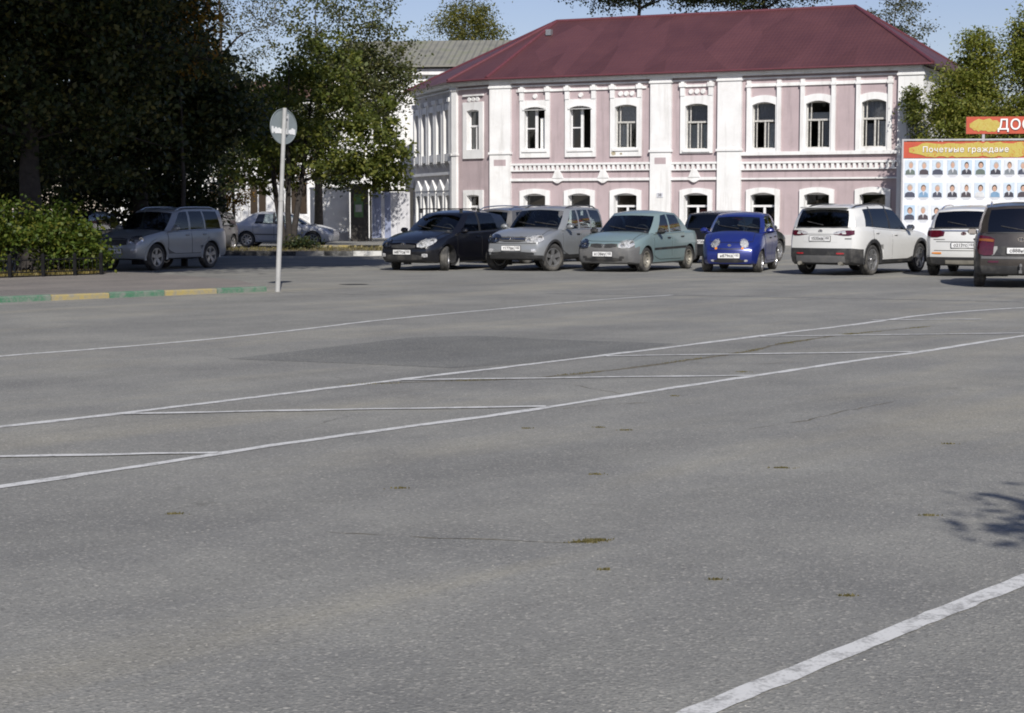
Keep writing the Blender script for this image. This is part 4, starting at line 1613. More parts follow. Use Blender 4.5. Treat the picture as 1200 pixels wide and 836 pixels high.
# ---- black hatchback
P_BLACK = paint('black_blue_paint', (0.003, 0.0032, 0.006), 0.1, 0.3, 0.015)
c = Car(dict(L=4.02, W=1.75, wb=2.59, fo=0.80, wr=0.31, paint=P_BLACK, rim='multi', steer=30, zb=0.19,
    belt=[(0, .68), (.35, .78), (1.0, .93), (2.5, .98), (3.7, 1.03), (4.02, .99)], top=[(0, .71), (.3, .84), (.7, .94), (1.05, 1.0), (1.3, .95), (3.6, 1.02), (4.02, .99)],
    roof=[(1.75, 1.44), (2.1, 1.505), (2.6, 1.53), (3.2, 1.50), (3.8, 1.41)], nose=NOSE, tail=TAIL,
    green=green(1.02, 1.82, 1.42, 2.30, 3.20, 3.96, 3.70), doors=[(1.22, 2.34, .30, .1, 0), (2.36, 3.22, .30, 0, .36)], hood=(.18, 1.02, .74), handle=P_BLACK, cladz=None)).build(
    'black_hatchback', 'black hatchback with roof bars parked beside the silver grey off-roader, front wheels turned', 'car', 'cars parked in a row on the square')
headlamp(c, 38, [(0.380, .60, .66), (0.480, .58, .715), (0.620, .61, .775), (0.760, .67, .80), (0.860, .74, .805)])
c.panel('grille', 0, [(-.36, .58, .64), (-.15, .56, .66), (.15, .56, .66), (.36, .58, .64)], [M_BLK], off=.008)
c.panel('air_intake', 0, [(-.55, .30, .38), (-.3, .28, .42), (.3, .28, .42), (.55, .30, .38)], [M_BLK], off=.008)
c.both('fog_lamp', 30, [(0.520, .36, .43), (0.590, .35, .44), (0.660, .36, .43)], [M_REFL], off=.01)
c.emblem(True, .66, .06)
c.plate(True, .47, 'м877сн', '152')
c.strip('bumper_gap', [(-.66, .565), (-.4, .545), (.4, .545), (.66, .565)], M_GAP, .011, 0, .004)
c.mirror(1.42, 1.0, P_BLACK)
for sy in (1, -1):
    m = MB()
    m.box((.80, sy * .62, .12), (.82, sy * .86, .50))
    m.obj('mudflap', M_MUD, c.root)
m = MB()
for x in (.35, -.45):
    rbox(m, (x - .05, -.66, 1.535), (x + .05, .66, 1.565), .012)
    for sy in (1, -1):
        m.box((x - .03, sy * .62 - .03, 1.44), (x + .03, sy * .62 + .03, 1.55))
m.obj('roof_bar', M_BLK, c.root, 40)
c.wiper()
c.both('tail_light', 150, [(0.560, .72, .98), (0.680, .72, 1.0), (0.760, .74, .98)], [M_RED], off=.01)
c.place(-122, 'FL', (-1.69, 43.0))

# ---- silver grey off-roader
P_SILV = paint('silver_grey_paint', (0.27, 0.285, 0.30), 0.35, 0.36, 0.25)
c = Car(dict(L=3.98, W=1.76, wb=2.45, fo=0.72, wr=0.345, paint=P_SILV, rim='alloy', steer=-22, zb=0.27, roofw=.76,
    belt=[(0, .78), (.3, .88), (1.0, 1.02), (2.4, 1.05), (3.98, 1.06)], top=[(0, .80), (.25, .93), (.7, 1.04), (1.08, 1.09), (1.3, 1.03), (3.6, 1.06), (3.98, 1.05)],
    roof=[(1.7, 1.58), (2.1, 1.625), (2.8, 1.64), (3.5, 1.62), (3.9, 1.55)], nose=[(0.2, 0.12), (0.35, 0.04), (0.5, 0.0), (0.65, 0.02), (0.8, 0.09), (0.95, 0.2)], tail=[(.2, .1), (.4, 0), (.7, .0), (1.06, .05)], bowr=.06,
    green=green(1.05, 1.72, 1.40, 2.18, 2.92, 3.92, 3.80, D=3.66, kB='pb'), doors=[(1.18, 2.22, .40, .12, 0), (2.24, 3.0, .40, 0, .38)], hood=(.2, 1.04, .74), handle=M_BLK,
    clad=M_BLK, cladz=lambda x, y, z, s: z < .40 and abs(abs(x) - s.wb / 2) > .0)).build(
    'silver_off_roader', 'silver grey compact off-roader with alloy wheels and roof rails beside the black hatchback', 'car', 'cars parked in a row on the square')
headlamp(c, 34, [(0.360, .74, .80), (0.440, .71, .84), (0.580, .71, .88), (0.720, .74, .895), (0.790, .78, .885)])
gp = c.panel('grille', 0, [(-.40, .76, .83), (-.2, .73, .86), (.2, .73, .86), (.40, .76, .83)], [M_BLK], off=.008)
for zz in (.76, .80, .835):
    c.strip('grille_bar', [(-.33, zz), (.33, zz)], M_CHROME if zz == .80 else M_GREYPL, .014, 0, .014, parent=gp)
c.emblem(True, .80, .07)
c.panel('air_intake', 0, [(-.60, .42, .47), (-.3, .41, .49), (.3, .41, .49), (.60, .42, .47)], [M_BLK], off=.008)
c.both('fog_lamp', 34, [(0.480, .49, .55), (0.540, .475, .565), (0.600, .49, .55)], [M_REFL], off=.012)
c.plate(True, .575, 'т177вк', '152')
c.strip('bumper_gap', [(-.70, .70), (-.42, .695), (.42, .695), (.70, .70)], M_GAP, .011, 0, .004)
c.mirror(1.42, 1.10, M_CHROME if False else P_SILV)
c.rails(1.9, 3.7, M_BLK)
c.arches(M_BLK, .05)
c.wiper()
for sy in (1, -1):
    m = MB()
    m.box((.74, sy * .60, .12), (.76, sy * .86, .46))
    m.obj('mudflap', M_BLK, c.root)
c.place(-118, 'FL', (0.98, 42.7))

# ---- teal grey saloon
P_TEAL = paint('teal_grey_paint', (0.195, 0.275, 0.28), 0.2, 0.4, 0.2)
c = Car(dict(L=4.25, W=1.74, wb=2.63, fo=0.79, wr=0.305, paint=P_TEAL, rim='steel', zb=0.19, roofw=.73,
    belt=[(0, .69), (.35, .80), (1.0, .93), (2.5, .97), (3.7, 1.0), (4.25, .95)], top=[(0, .71), (.3, .84), (.7, .93), (1.08, .99), (1.3, .94), (3.3, .99), (3.62, 1.05), (4.0, 1.045), (4.25, 1.0)],
    roof=[(1.7, 1.43), (2.05, 1.50), (2.5, 1.525), (3.0, 1.475), (3.3, 1.36)], nose=NOSE, tail=TAIL,
    green=green(1.04, 1.78, 1.46, 2.22, 3.02, 3.62, 3.08, kB='pb'), doors=[(1.2, 2.26, .30, .1, 0), (2.28, 3.12, .30, 0, .34)], hood=(.2, 1.03, .74), handle=M_BLK, moulding=(.56, M_BLK),
    clad=M_GREYPL, cladz=lambda x, y, z, s: (z < .63 and (x > s.wb / 2 + .34)) or (z < .60 and x < -s.wb / 2 - .36) or z < .25)).build(
    'teal_saloon', 'teal grey saloon with unpainted grey bumpers beside the small blue car', 'car', 'cars parked in a row on the square')
headlamp(c, 34, [(0.380, .60, .68), (0.480, .585, .72), (0.600, .595, .76), (0.700, .63, .78), (0.755, .67, .775)])
c.both('grille', 0, [(.035, .60, .69), (.2, .60, .70), (.36, .63, .69)], [M_BLK], off=.010)
c.panel('air_intake', 0, [(-.5, .30, .34), (-.3, .27, .36), (.3, .27, .36), (.5, .30, .34)], [M_BLK], off=.008)
c.both('intake_slot', 24, [(.42, .35, .39), (.48, .34, .40), (.54, .35, .39)], [M_BLK], off=.008)
c.emblem(True, .655, .045)
c.plate(True, .445, 'к138еу', '152')
c.mirror(1.44, .995, M_BLK)
c.wiper()
c.both('tail_light', 150, [(0.580, .66, .92), (0.670, .66, .93), (0.740, .68, .92)], [M_RED], off=.01)
c.place(-119, 'FL', (3.25, 42.2))

# ---- small blue hatchback
P_BLUE = paint('deep_blue_paint', (0.009, 0.022, 0.175), 0.25, 0.34, 0.07)
c = Car(dict(L=3.5, W=1.5, wb=2.34, fo=0.62, wr=0.275, paint=P_BLUE, rim='multi', zb=0.18, roofw=.76, rf=(.8, .27), bowf=.2,
    belt=[(0, .66), (.3, .79), (.8, .94), (2.0, .97), (3.5, 1.0)], top=[(0, .69), (.25, .84), (.5, .94), (.80, 1.02), (1.1, .96), (3.2, 1.0), (3.5, .98)],
    roof=[(1.3, 1.38), (1.7, 1.455), (2.2, 1.485), (2.8, 1.46), (3.35, 1.37)], nose=[(0.15, .1), (.3, .02), (.45, 0), (.58, .03), (.7, .11), (.85, .22)], tail=[(.2, .1), (.4, 0), (.7, .02), (1.0, .07)],
    green=green(.76, 1.46, 1.12, 1.98, 2.72, 3.42, 3.22, kB='pb'), doors=[(.98, 2.0, .28, .1, 0), (2.02, 2.78, .28, 0, .34)], hood=(.2, .76, .70), hoodbow=.14, handle=M_BLK)).build(
    'blue_hatchback', 'small deep blue hatchback with round headlights between the teal saloon and a white crossover', 'car', 'cars parked in a row on the square')
headlamp(c, 26, [(.29, .66, .70), (.325, .62, .75), (.39, .605, .785), (.455, .63, .79), (.485, .68, .76)], bowls=False)
c.both('turn_signal', 20, [(.30, .57, .61), (.33, .565, .615), (.355, .575, .605)], [M_ORANGE], off=.012)
c.panel('grille', 0, [(-.30, .575, .592), (0, .565, .59), (.30, .575, .592)], [M_BLK], off=.006)
c.panel('air_intake', 0, [(-.38, .27, .31), (-.2, .25, .34), (.2, .25, .34), (.38, .27, .31)], [M_BLK], off=.008)
c.both('fog_lamp', 26, [(.36, .28, .32), (.40, .275, .325), (.44, .285, .315)], [M_REFL], off=.01)
c.emblem(True, .665, .035)
c.plate(True, .415, 'н879ка', '152')
c.strip('bumper_gap', [(-.56, .555), (-.3, .53), (.3, .53), (.56, .555)], M_GAP, .010, 0, .004)
c.mirror(1.16, 1.02, P_BLUE)
c.wiper()
c.place(-107, 'FL', (6.03, 41.8))

# ---- white crossover seen from behind
P_WHITE = paint('white_pearl_paint', (0.62, 0.62, 0.60), 0.0, 0.35, 0.12)
c = Car(dict(L=4.6, W=1.86, wb=2.69, fo=0.93, wr=0.36, paint=P_WHITE, rim='big', zb=0.24, roofw=.72, arch=1.14,
    belt=[(0, .80), (.35, .92), (1.1, 1.02), (2.6, 1.07), (3.9, 1.14), (4.6, 1.13)], top=[(0, .83), (.3, .96), (.8, 1.05), (1.2, 1.1), (1.5, 1.04), (4.2, 1.14), (4.6, 1.12)],
    roof=[(1.95, 1.58), (2.4, 1.655), (2.9, 1.675), (3.6, 1.655), (4.35, 1.585)], nose=[(.2, .14), (.4, .03), (.6, 0), (.8, .06), (1.0, .2)], tail=[(.2, .12), (.38, .02), (.55, 0), (.7, .03), (.9, .06), (1.13, .10)], bowr=.16, rr=(.75, .17),
    green=green(1.18, 1.98, 1.6, 2.55, 3.5, 4.50, 4.28, D=3.92, kB='kb', rw=.84), doors=[(1.35, 2.58, .36, .1, 0), (2.6, 3.6, .36, 0, .42)], hood=(.22, 1.18, .74), handle=P_WHITE, tint='rs',
    clad=M_BLK, cladz=lambda x, y, z, s: (z < .40) or (z < .60 and x < -s.wb / 2 - .42))).build(
    'white_crossover', 'white crossover with black cladding and exhaust tips, tail out, beside the small blue car', 'car', 'cars parked in a row on the square')
c.arches(M_BLK, .075)
c.both('tail_light', 152, [(0.340, .955, 1.0), (0.440, .945, 1.03), (0.560, .93, 1.05), (0.680, .93, 1.055), (0.800, .96, 1.05)], [M_DKRED], off=.014)
c.both('lamp_strip', 168, [(0.340, .975, 1.0), (0.480, .985, 1.03), (0.620, 1.0, 1.045)], [M_REFL], off=.02)
c.panel('plate_recess', 180, [(-.44, .78, .955), (-.2, .77, .965), (.2, .77, .965), (.44, .78, .955)], [P_WHITE], off=.004)
c.panel('trim_bar', 180, [(-.62, .965, 1.0), (0, .965, 1.005), (.62, .965, 1.0)], [P_WHITE], off=.018)
c.emblem(False, 1.035, .05)
c.plate(False, .86, 'т535кв', '152')
c.both('reflector', 164, [(.42, .50, .535), (.5, .50, .535), (.6, .505, .535)], [M_RED], off=.012)
c.panel('bumper_skirt', 180, [(-.62, .32, .46), (-.3, .31, .47), (.3, .31, .47), (.62, .32, .46)], [M_GREYPL], off=.016)
for y in (.52, -.52):
    m = MB()
    m.tube([(-c.L + c.xf + .25, y, .285), (-c.L + c.xf + .03, y, .285)], .045, 12)
    m.obj('exhaust_tip', M_STEEL, c.root, 40)
c.rails(2.3, 4.1, M_BLK, up=.03)
c.mirror(1.72, 1.10, M_BLK)
sp_ = MB()
rbox(sp_, (c.xf - 4.42, -.60, 1.565), (c.xf - 4.2, .60, 1.60), .015)
sp_.obj('roof_spoiler', P_WHITE, c.root, 40)
c.wiper(True)
c.panel('badge', 180, [(.60, .85, .87), (.68, .85, .87), (.75, .85, .87)], [M_BLK], off=.008)
c.place(53, 'RR', (8.38, 40.1))

# ---- second white crossover
c = Car(dict(L=4.48, W=1.86, wb=2.67, fo=0.9, wr=0.355, paint=P_WHITE, rim='big', zb=0.24, roofw=.72,
    belt=[(0, .80), (.35, .92), (1.1, 1.02), (2.6, 1.07), (3.9, 1.13), (4.48, 1.12)], top=[(0, .83), (.3, .96), (.8, 1.05), (1.2, 1.1), (1.5, 1.04), (4.1, 1.13), (4.48, 1.12)],
    roof=[(1.95, 1.56), (2.4, 1.63), (2.9, 1.645), (3.6, 1.615), (4.2, 1.54)], nose=[(.2, .14), (.4, .03), (.6, 0), (.8, .06), (1.0, .2)], tail=[(.2, .12), (.38, .02), (.55, 0), (.75, .02), (.95, .05), (1.12, .12)], bowr=.16, rr=(.75, .18),
    green=green(1.18, 1.98, 1.6, 2.5, 3.4, 4.38, 4.12, D=3.85, kB='kb', rw=.88), doors=[(1.35, 2.53, .36, .1, 0), (2.55, 3.5, .36, 0, .42)], hood=(.22, 1.18, .74), handle=P_WHITE, tint='rs',
    clad=M_BLK, cladz=lambda x, y, z, s: z < .42)).build(
    'white_crossover', 'white crossover with wide dark red tail lights standing between the white and brown crossovers', 'car', 'cars parked in a row on the square')
c.arches(M_BLK, .05)
c.both('tail_light', 140, [(0.400, .93, 1.02), (0.520, .90, 1.06), (0.640, .90, 1.06), (0.760, .92, 1.05), (0.860, .97, 1.04)], [M_DKRED], off=.014)
c.panel('trim_bar', 180, [(-.55, 1.035, 1.06), (0, 1.035, 1.06), (.55, 1.035, 1.06)], [M_CHROME], off=.012)
c.strip('tailgate_gap', [(-.62, .80), (.62, .80)], M_GAP, .012, 180, .004)
c.strip('tailgate_gap', [(-.66, .60), (.66, .60)], M_GAP, .012, 180, .004)
c.emblem(False, .985, .05, M_DKRED)
c.plate(False, .72, 'о213тс', '152')
c.both('reflector', 160, [(.48, .52, .56), (.58, .52, .56), (.70, .53, .555)], [M_ORANGE], off=.012)
c.panel('badge', 180, [(-.68, .845, .86), (-.55, .845, .86), (-.42, .845, .86)], [M_GREYPL], off=.008)
c.panel('skid_plate', 180, [(-.4, .30, .38), (0, .29, .38), (.4, .30, .38)], [M_STEEL], off=.012)
c.rails(2.3, 4.0, M_CHROME, up=.03)
c.mirror(1.72, 1.10, P_WHITE)
c.wiper(True)
c.place(66, 'RL', (9.9, 40.1))

# ---- brown crossover nearest on the right
M_AMBER = simple('dull_amber_lamp', (0.20, 0.07, 0.02), 0.2, var=0.2)
P_BROWN = paint('brown_grey_paint', (0.035, 0.029, 0.025), 0.3, 0.36, 0.16)
c = Car(dict(L=4.2, W=1.80, wb=2.6, fo=0.82, wr=0.34, paint=P_BROWN, rim='alloy', zb=0.24, roofw=.74,
    belt=[(0, .80), (.35, .90), (1.1, 1.0), (2.6, 1.05), (3.7, 1.09), (4.2, 1.08)], top=[(0, .83), (.3, .94), (.8, 1.03), (1.15, 1.08), (1.4, 1.0), (3.8, 1.09), (4.2, 1.08)],
    roof=[(1.9, 1.62), (2.3, 1.68), (2.8, 1.70), (3.4, 1.675), (4.0, 1.60)], nose=[(.2, .14), (.4, .03), (.6, 0), (.8, .06), (1.0, .2)], tail=[(.2, .1), (.38, 0), (.6, .02), (.85, .04), (1.08, .10)], bowr=.15, rr=(.7, .15),
    green=green(1.13, 1.93, 1.55, 2.35, 3.2, 4.10, 3.88, D=3.6, kB='kb', rw=.82), doors=[(1.3, 2.38, .36, .1, 0), (2.4, 3.3, .36, 0, .42)], hood=(.22, 1.13, .74), handle=P_BROWN, tint='rs',
    clad=M_BLK, cladz=lambda x, y, z, s: z < .48)).build(
    'brown_crossover', 'dusty dark brown crossover with a tow bar, tail towards the square, beside the white ones', 'car', 'cars parked in a row on the square')
c.both('tail_light', 150, [(0.480, .66, .96), (0.560, .64, 1.0), (0.660, .64, 1.02), (0.760, .68, 1.03), (0.830, .74, 1.02)], [M_DKRED], off=.014)
c.both('turn_signal', 152, [(0.500, .90, .95), (0.640, .915, .965), (0.780, .925, .965)], [M_AMBER], off=.022)
c.panel('plate_recess', 180, [(-.50, .76, .80), (-.36, .64, .82), (.36, .64, .82), (.50, .76, .80)], [M_BLK], off=.006)
c.both('recess_wing', 180, [(.44, .77, .82), (.50, .66, .82), (.54, .64, .66)], [M_MUD], off=.012)
c.emblem(False, .955, .06)
c.plate(False, .735, 'с888нв', '52')
c.strip('bumper_trim', [(-.74, .60), (.74, .60)], M_GREYPL, .05, 180, .012)
c.both('reflector', 158, [(.40, .50, .54), (.5, .50, .54), (.6, .505, .54)], [M_DKRED], off=.012)
c.strip('tailgate_gap', [(-.70, .635), (.70, .635)], M_GAP, .012, 180, .004)
m = MB()
xr = c.xf - c.L
m.box((xr - .06, -.03, .30), (xr + .3, .03, .36))
m.tube([(xr - .04, 0, .33), (xr - .04, 0, .42)], .018, 8)
m.lathe([(.42, .0001), (.42, .028), (.46, .034), (.48, .022), (.49, .0001)], 12, axis='z', c=(xr - .04, 0, 0))
m.obj('tow_bar', M_GREYPL, c.root, 40)
c.rails(2.2, 3.8, M_CHROME, up=.03)
c.mirror(1.66, 1.08, P_BROWN)
c.wiper(True)
c.place(74, 'RL', (9.36, 34.2))

# ---- silver estate off-roader under the left trees
P_SILV2 = paint('silver_beige_paint', (0.33, 0.35, 0.37), 0.35, 0.36, 0.18)
c = Car(dict(L=4.05, W=1.64, wb=2.38, fo=0.76, wr=0.34, paint=P_SILV2, rim='alloy', zb=0.27, roofw=.77,
    belt=[(0, .78), (.3, .88), (1.0, .98), (2.4, 1.02), (4.05, 1.03)], top=[(0, .80), (.25, .90), (.7, .98), (1.08, 1.04), (1.3, 1.0), (3.75, 1.03), (4.05, 1.02)],
    roof=[(1.75, 1.53), (2.1, 1.585), (2.8, 1.60), (3.6, 1.585), (3.95, 1.54)], nose=[(0.2, 0.12), (0.35, 0.04), (0.5, 0.0), (0.65, 0.02), (0.8, 0.07), (0.95, 0.15)], tail=[(.2, .1), (.4, 0), (.7, .0), (1.06, .05)], bowr=.06,
    green=green(1.10, 1.72, 1.42, 2.2, 2.92, 4.0, 3.86, D=3.68, kB='pb'), doors=[(1.22, 2.24, .42, .12, 0), (2.26, 3.02, .42, 0, .38)], hood=(.2, 1.08, .74), handle=P_SILV2, tint='r',
    clad=M_GREYPL, cladz=lambda x, y, z, s: .40 < z < .50 and abs(x) < s.wb / 2 - .4)).build(
    'silver_estate_car', 'silver tall estate car standing in the shade behind the low fence and bush', 'car')
headlamp(c, 34, [(0.400, .70, .74), (0.480, .66, .82), (0.600, .66, .85), (0.700, .70, .855), (0.740, .74, .84)])
c.panel('grille', 0, [(-.38, .66, .80), (-.2, .64, .82), (.2, .64, .82), (.38, .66, .80)], [M_BLK], off=.008)
c.both('fog_lamp', 34, [(0.440, .46, .55), (0.520, .44, .57), (0.600, .46, .55)], [M_REFL], off=.012)
c.plate(True, .50, 'р204ам', '152')
c.rails(1.9, 3.7, M_CHROME, up=.035)
c.mirror(1.46, 1.06, P_SILV2)
c.arches(P_SILV2, .06)
c.place(-114, 'FL', (-9.0, 43.0))

# ---- silver saloon parked side-on beyond the far kerb
P_SILV3 = paint('cool_silver_paint', (0.42, 0.43, 0.45), 0.3, 0.36, 0.15)
c = Car(dict(L=4.68, W=1.74, wb=2.70, fo=0.92, wr=0.315, paint=P_SILV3, rim='multi', zb=0.19, roofw=.72,
    belt=[(0, .66), (.35, .76), (1.2, .90), (2.5, .94), (3.9, .98), (4.68, .93)], top=[(0, .69), (.3, .80), (.8, .90), (1.25, .96), (1.5, .92), (3.6, .97), (4.0, 1.02), (4.4, 1.01), (4.68, .95)],
    roof=[(1.95, 1.37), (2.3, 1.44), (2.8, 1.46), (3.3, 1.41), (3.7, 1.27)], nose=NOSE, tail=TAIL,
    green=green(1.18, 2.0, 1.6, 2.45, 3.3, 4.02, 3.42, kB='kb'), doors=[(1.36, 2.48, .28, .1, 0), (2.5, 3.35, .28, 0, .34)], hood=(.2, 1.16, .74), handle=P_SILV3, moulding=(.5, M_GREYPL))).build(
    'silver_saloon', 'silver saloon parked side-on under the tree beyond the far kerb', 'car')
headlamp(c, 36, [(0.430, .58, .64), (0.510, .56, .69), (0.610, .58, .72), (0.690, .62, .72), (0.730, .66, .71)])
c.both('tail_light', 146, [(0.480, .72, .88), (0.600, .72, .90), (0.720, .74, .90)], [M_DKRED], off=.01)
c.plate(False, .60, 'м402ор', '52')
c.mirror(1.6, .97, P_SILV3)
c.place(-4, 'RR', (-10.75, 69.4))

# ---- dark estate behind the left trees
P_DARK = paint('dark_graphite_paint', (0.015, 0.017, 0.022), 0.3, 0.35, 0.04)
DARK = dict(L=4.3, W=1.72, wb=2.6, fo=0.85, wr=0.315, paint=P_DARK, rim='alloy', zb=0.2, roofw=.75,
    belt=[(0, .68), (.35, .80), (1.1, .93), (2.5, .97), (4.3, 1.0)], top=[(0, .71), (.3, .83), (.8, .93), (1.15, .99), (1.4, .95), (4.0, 1.0), (4.3, .98)],
    roof=[(1.85, 1.42), (2.2, 1.49), (2.8, 1.515), (3.5, 1.49), (4.15, 1.42)], nose=NOSE, tail=TAIL,
    green=green(1.1, 1.88, 1.5, 2.35, 3.2, 4.22, 4.0, D=3.9, kB='kb'), doors=[(1.28, 2.38, .30, .1, 0), (2.4, 3.25, .30, 0, .36)], hood=(.2, 1.1, .74), handle=P_DARK)
def dark_car(name, label, heading, wheel, at, rails=None, plate=None, paint_=None, tint=None, h=1.0):
    d = dict(DARK)
    if paint_:
        d['paint'] = paint_
    if tint:
        d['tint'] = tint
    if h != 1.0:
        d['roof'] = [(t, z * h) for t, z in d['roof']]
    c = Car(d).build(name, label, 'car')
    headlamp(c, 36, [(0.400, .60, .66), (0.480, .58, .72), (0.600, .60, .76), (0.700, .64, .77), (0.740, .68, .76)])
    c.both('tail_light', 148, [(0.550, .72, .96), (0.650, .72, .98), (0.750, .74, .97)], [M_RED], off=.01)
    if rails:
        c.rails(2.0, 4.0, rails, up=.06)
    if plate:
        c.plate(False, .62, *plate)
    c.mirror(1.5, 1.0, d['paint'])
    c.place(heading, wheel, at)
    return c
dark_car('dark_hatchback', 'dark car almost hidden behind the bright bush in the deep shade', -100, 'FL', (-11.7, 45.6))
dark_car('dark_estate_car', 'dark estate car half hidden behind the silver estate under the trees', -100, 'FL', (-10.5, 58.6), plate=('к615нт', '52'))
dark_car('grey_estate_car', 'dark grey estate car with bright roof rails behind the black hatchback', 50, 'RL', (-0.75, 49.5), rails=M_CHROME, plate=('а051ру', '52'), paint_=paint('grey_estate_paint', (0.10, 0.10, 0.105), .3, .35, .2), h=1.07)
dark_car('black_estate_car', 'black car with tinted rear glass behind the teal saloon and small blue car', 58, 'RL', (5.25, 49.5), plate=('е730мс', '152'), tint='rs')
# ------------------------------------------------------------------ sign on its leaning post
M_GALV = simple('galvanised_steel', (0.42, 0.43, 0.43), 0.5, 0.25, var=0.12)
M_SIGNBK = simple('grey_sign_back', (0.185, 0.215, 0.225), 0.5, 0.1, var=0.08)
M_POST = simple('pale_painted_post', (0.37, 0.37, 0.36), 0.55, var=0.12, dirt=((0.3, 0.28, 0.25), .5, 7.0, .55))
M_SMEAR = simple('white_sticker_rest', (0.62, 0.63, 0.63), 0.7, var=0.1)
sg = thing('road_sign', 'round road sign seen from its grey back on a leaning pale post', 'road sign', (-4.41, 32.06, 0))
tilt = 0.052
m = MB()
m.tube([(0, 0, -.1), (tilt * 1.75, 0, 1.75)], .048, 14)
m.tube([(tilt * 1.72, 0, 1.72), (tilt * 3.42, 0, 3.42)], .040, 14)
m.tube([(tilt * 1.70, 0, 1.70), (tilt * 1.78, 0, 1.78)], .056, 14)
m.obj('post', M_POST, sg, 40)
dz = 3.08
disc = MB()
N = 36
rr = .325
fr = [(rr * math.cos(2 * math.pi * k / N), 0, rr * math.sin(2 * math.pi * k / N)) for k in range(N)]
disc.add(fr + [(x * 1.0, .012, z * 1.0) for x, y, z in fr], [tuple(range(N)), tuple(range(N, 2 * N))[::-1]] + [(k, (k + 1) % N, (k + 1) % N + N, k + N) for k in range(N)])
disc.tube([(rr * math.cos(2 * math.pi * k / N), -.008, rr * math.sin(2 * math.pi * k / N)) for k in range(N + 1)], .009, 6, cap=False)
d_ = disc.obj('sign_disc', M_SIGNBK, sg, 40)
d_.location = (tilt * dz - .02, .055, dz)
d_.rotation_euler = (0, tilt, R(50))
m = MB()
m.box((.07, -.022, -.14), (.115, -.004, .24))
m.box((-.02, -.02, -.26), (.02, -.004, .26))
m.obj('bracket', M_GALV, d_)
m = MB()
rn = random.Random(2)
for k in range(14):
    x = -.27 + .54 * k / 13
    if abs(x) < .36:
        m.box((x - .024, -.010 - .001 * (k % 2), -.115 - rn.uniform(0, .03)), (x + .022, -.003, -.045 + rn.uniform(-.01, .035)))
m.obj('sticker_rest', M_SMEAR, d_)
m = MB()
m.tube([(tilt * 2.95 - .02, .03, 2.95), (tilt * 2.95 + .06, .05, 2.95)], .014, 6)
m.tube([(tilt * 3.25 - .02, .03, 3.25), (tilt * 3.25 + .06, .05, 3.25)], .014, 6)
m.obj('clamp', M_GALV, sg)

# ------------------------------------------------------------------ low black fence by the bush
M_FENCE = simple('black_fence_iron', (0.009, 0.009, 0.010), 0.85, var=0.3, spec=0.15)
fn = thing('low_fence', 'low black iron fence in front of the green bush', 'fence', (0, 0, PAVE_Z))
fpts = [(-14.6, 32.0), (-13.9, 32.75), (-13.2, 33.5), (-12.55, 34.2), (-11.9, 34.85), (-11.25, 35.55), (-10.64, 36.18), (-10.09, 36.75), (-9.56, 37.35), (-9.13, 37.95)]
for i, (x, y) in enumerate(fpts):
    m = MB()
    m.box((x - .035, y - .035, 0), (x + .035, y + .035, .46))
    m.add([(x - .035, y - .035, .46), (x + .035, y - .035, .46), (x + .035, y + .035, .46), (x - .035, y + .035, .46), (x, y, .50)], [(0, 1, 4), (1, 2, 4), (2, 3, 4), (3, 0, 4)])
    m.obj('post', M_FENCE, fn)
    if i:
        px, py = fpts[i - 1]
        for z in (.10, .36):
            m = MB()
            m.tube([(px, py, z), (x, y, z)], .016, 6)
            m.obj('rail', M_FENCE, fn)
        for k in range(1, 6):
            u = k / 6
            m = MB()
            m.tube([(lerp(px, x, u), lerp(py, y, u), .09), (lerp(px, x, u), lerp(py, y, u), .40)], .008, 5)
            m.obj('bar', M_FENCE, fn)

# ------------------------------------------------------------------ honour boards
def ornament(name):
    m, nt, p = new_mat(name)
    L = nt.links.new
    tc = node(nt, 'TexCoord')
    mp = node(nt, 'Mapping')
    mp.inputs['Scale'].default_value = (1, 1, 1)
    L(tc.outputs['Object'], mp.inputs['Vector'])
    v = node(nt, 'TexVoronoi', i_Scale=7.0, feature='SMOOTH_F1')
    L(mp.outputs[0], v.inputs['Vector'])
    n = node(nt, 'TexNoise', i_Scale=9.0, i_Detail=4.0, i_Distortion=1.6)
    L(mp.outputs[0], n.inputs['Vector'])
    r = ramp(nt, n.outputs[0], [(.30, (.45, .05, .03)), (.38, (.42, .31, .05)), (.62, (.46, .39, .09)), (.72, (.42, .09, .03))])
    L(r.outputs[0], p.inputs['Base Color'])
    p.inputs['Roughness'].default_value = .45
    return m
M_RED_B = simple('board_red', (0.44, 0.068, 0.03), .45, var=.1)
M_ORN = ornament('gold_ornament')
M_BOARD = simple('board_white', (0.66, 0.68, 0.72), .5, var=.05)
M_BFRAME = simple('board_frame', (0.40, 0.40, 0.41), .45, .4)
M_WHITE_L = simple('white_letters', (0.78, 0.78, 0.76), .5, var=.03)
M_BLKL = simple('letter_shadow', (0.12, .02, .02), .6)
P_BG = [simple('photo_sky_%d' % i, c, .4, var=.1, scale=9) for i, c in enumerate([(.46, .56, .66), (.50, .58, .66), (.40, .52, .64), (.58, .62, .66)])]
P_SUIT = [simple('photo_suit_%d' % i, c, .5, var=.2) for i, c in enumerate([(.03, .03, .045), (.045, .05, .08), (.16, .18, .20), (.10, .13, .11), (.05, .04, .05), (.55, .56, .57), (.16, .28, .42)])]
P_SKIN = simple('photo_skin', (.48, .30, .22), .5, var=.15)
P_HAIR = [simple('photo_hair_%d' % i, c, .6, var=.2) for i, c in enumerate([(.03, .022, .018), (.10, .065, .04), (.32, .31, .30)])]
P_SHIRT = simple('photo_shirt', (.66, .67, .70), .5)
M_CAP = simple('caption_print', (.42, .43, .46), .6)

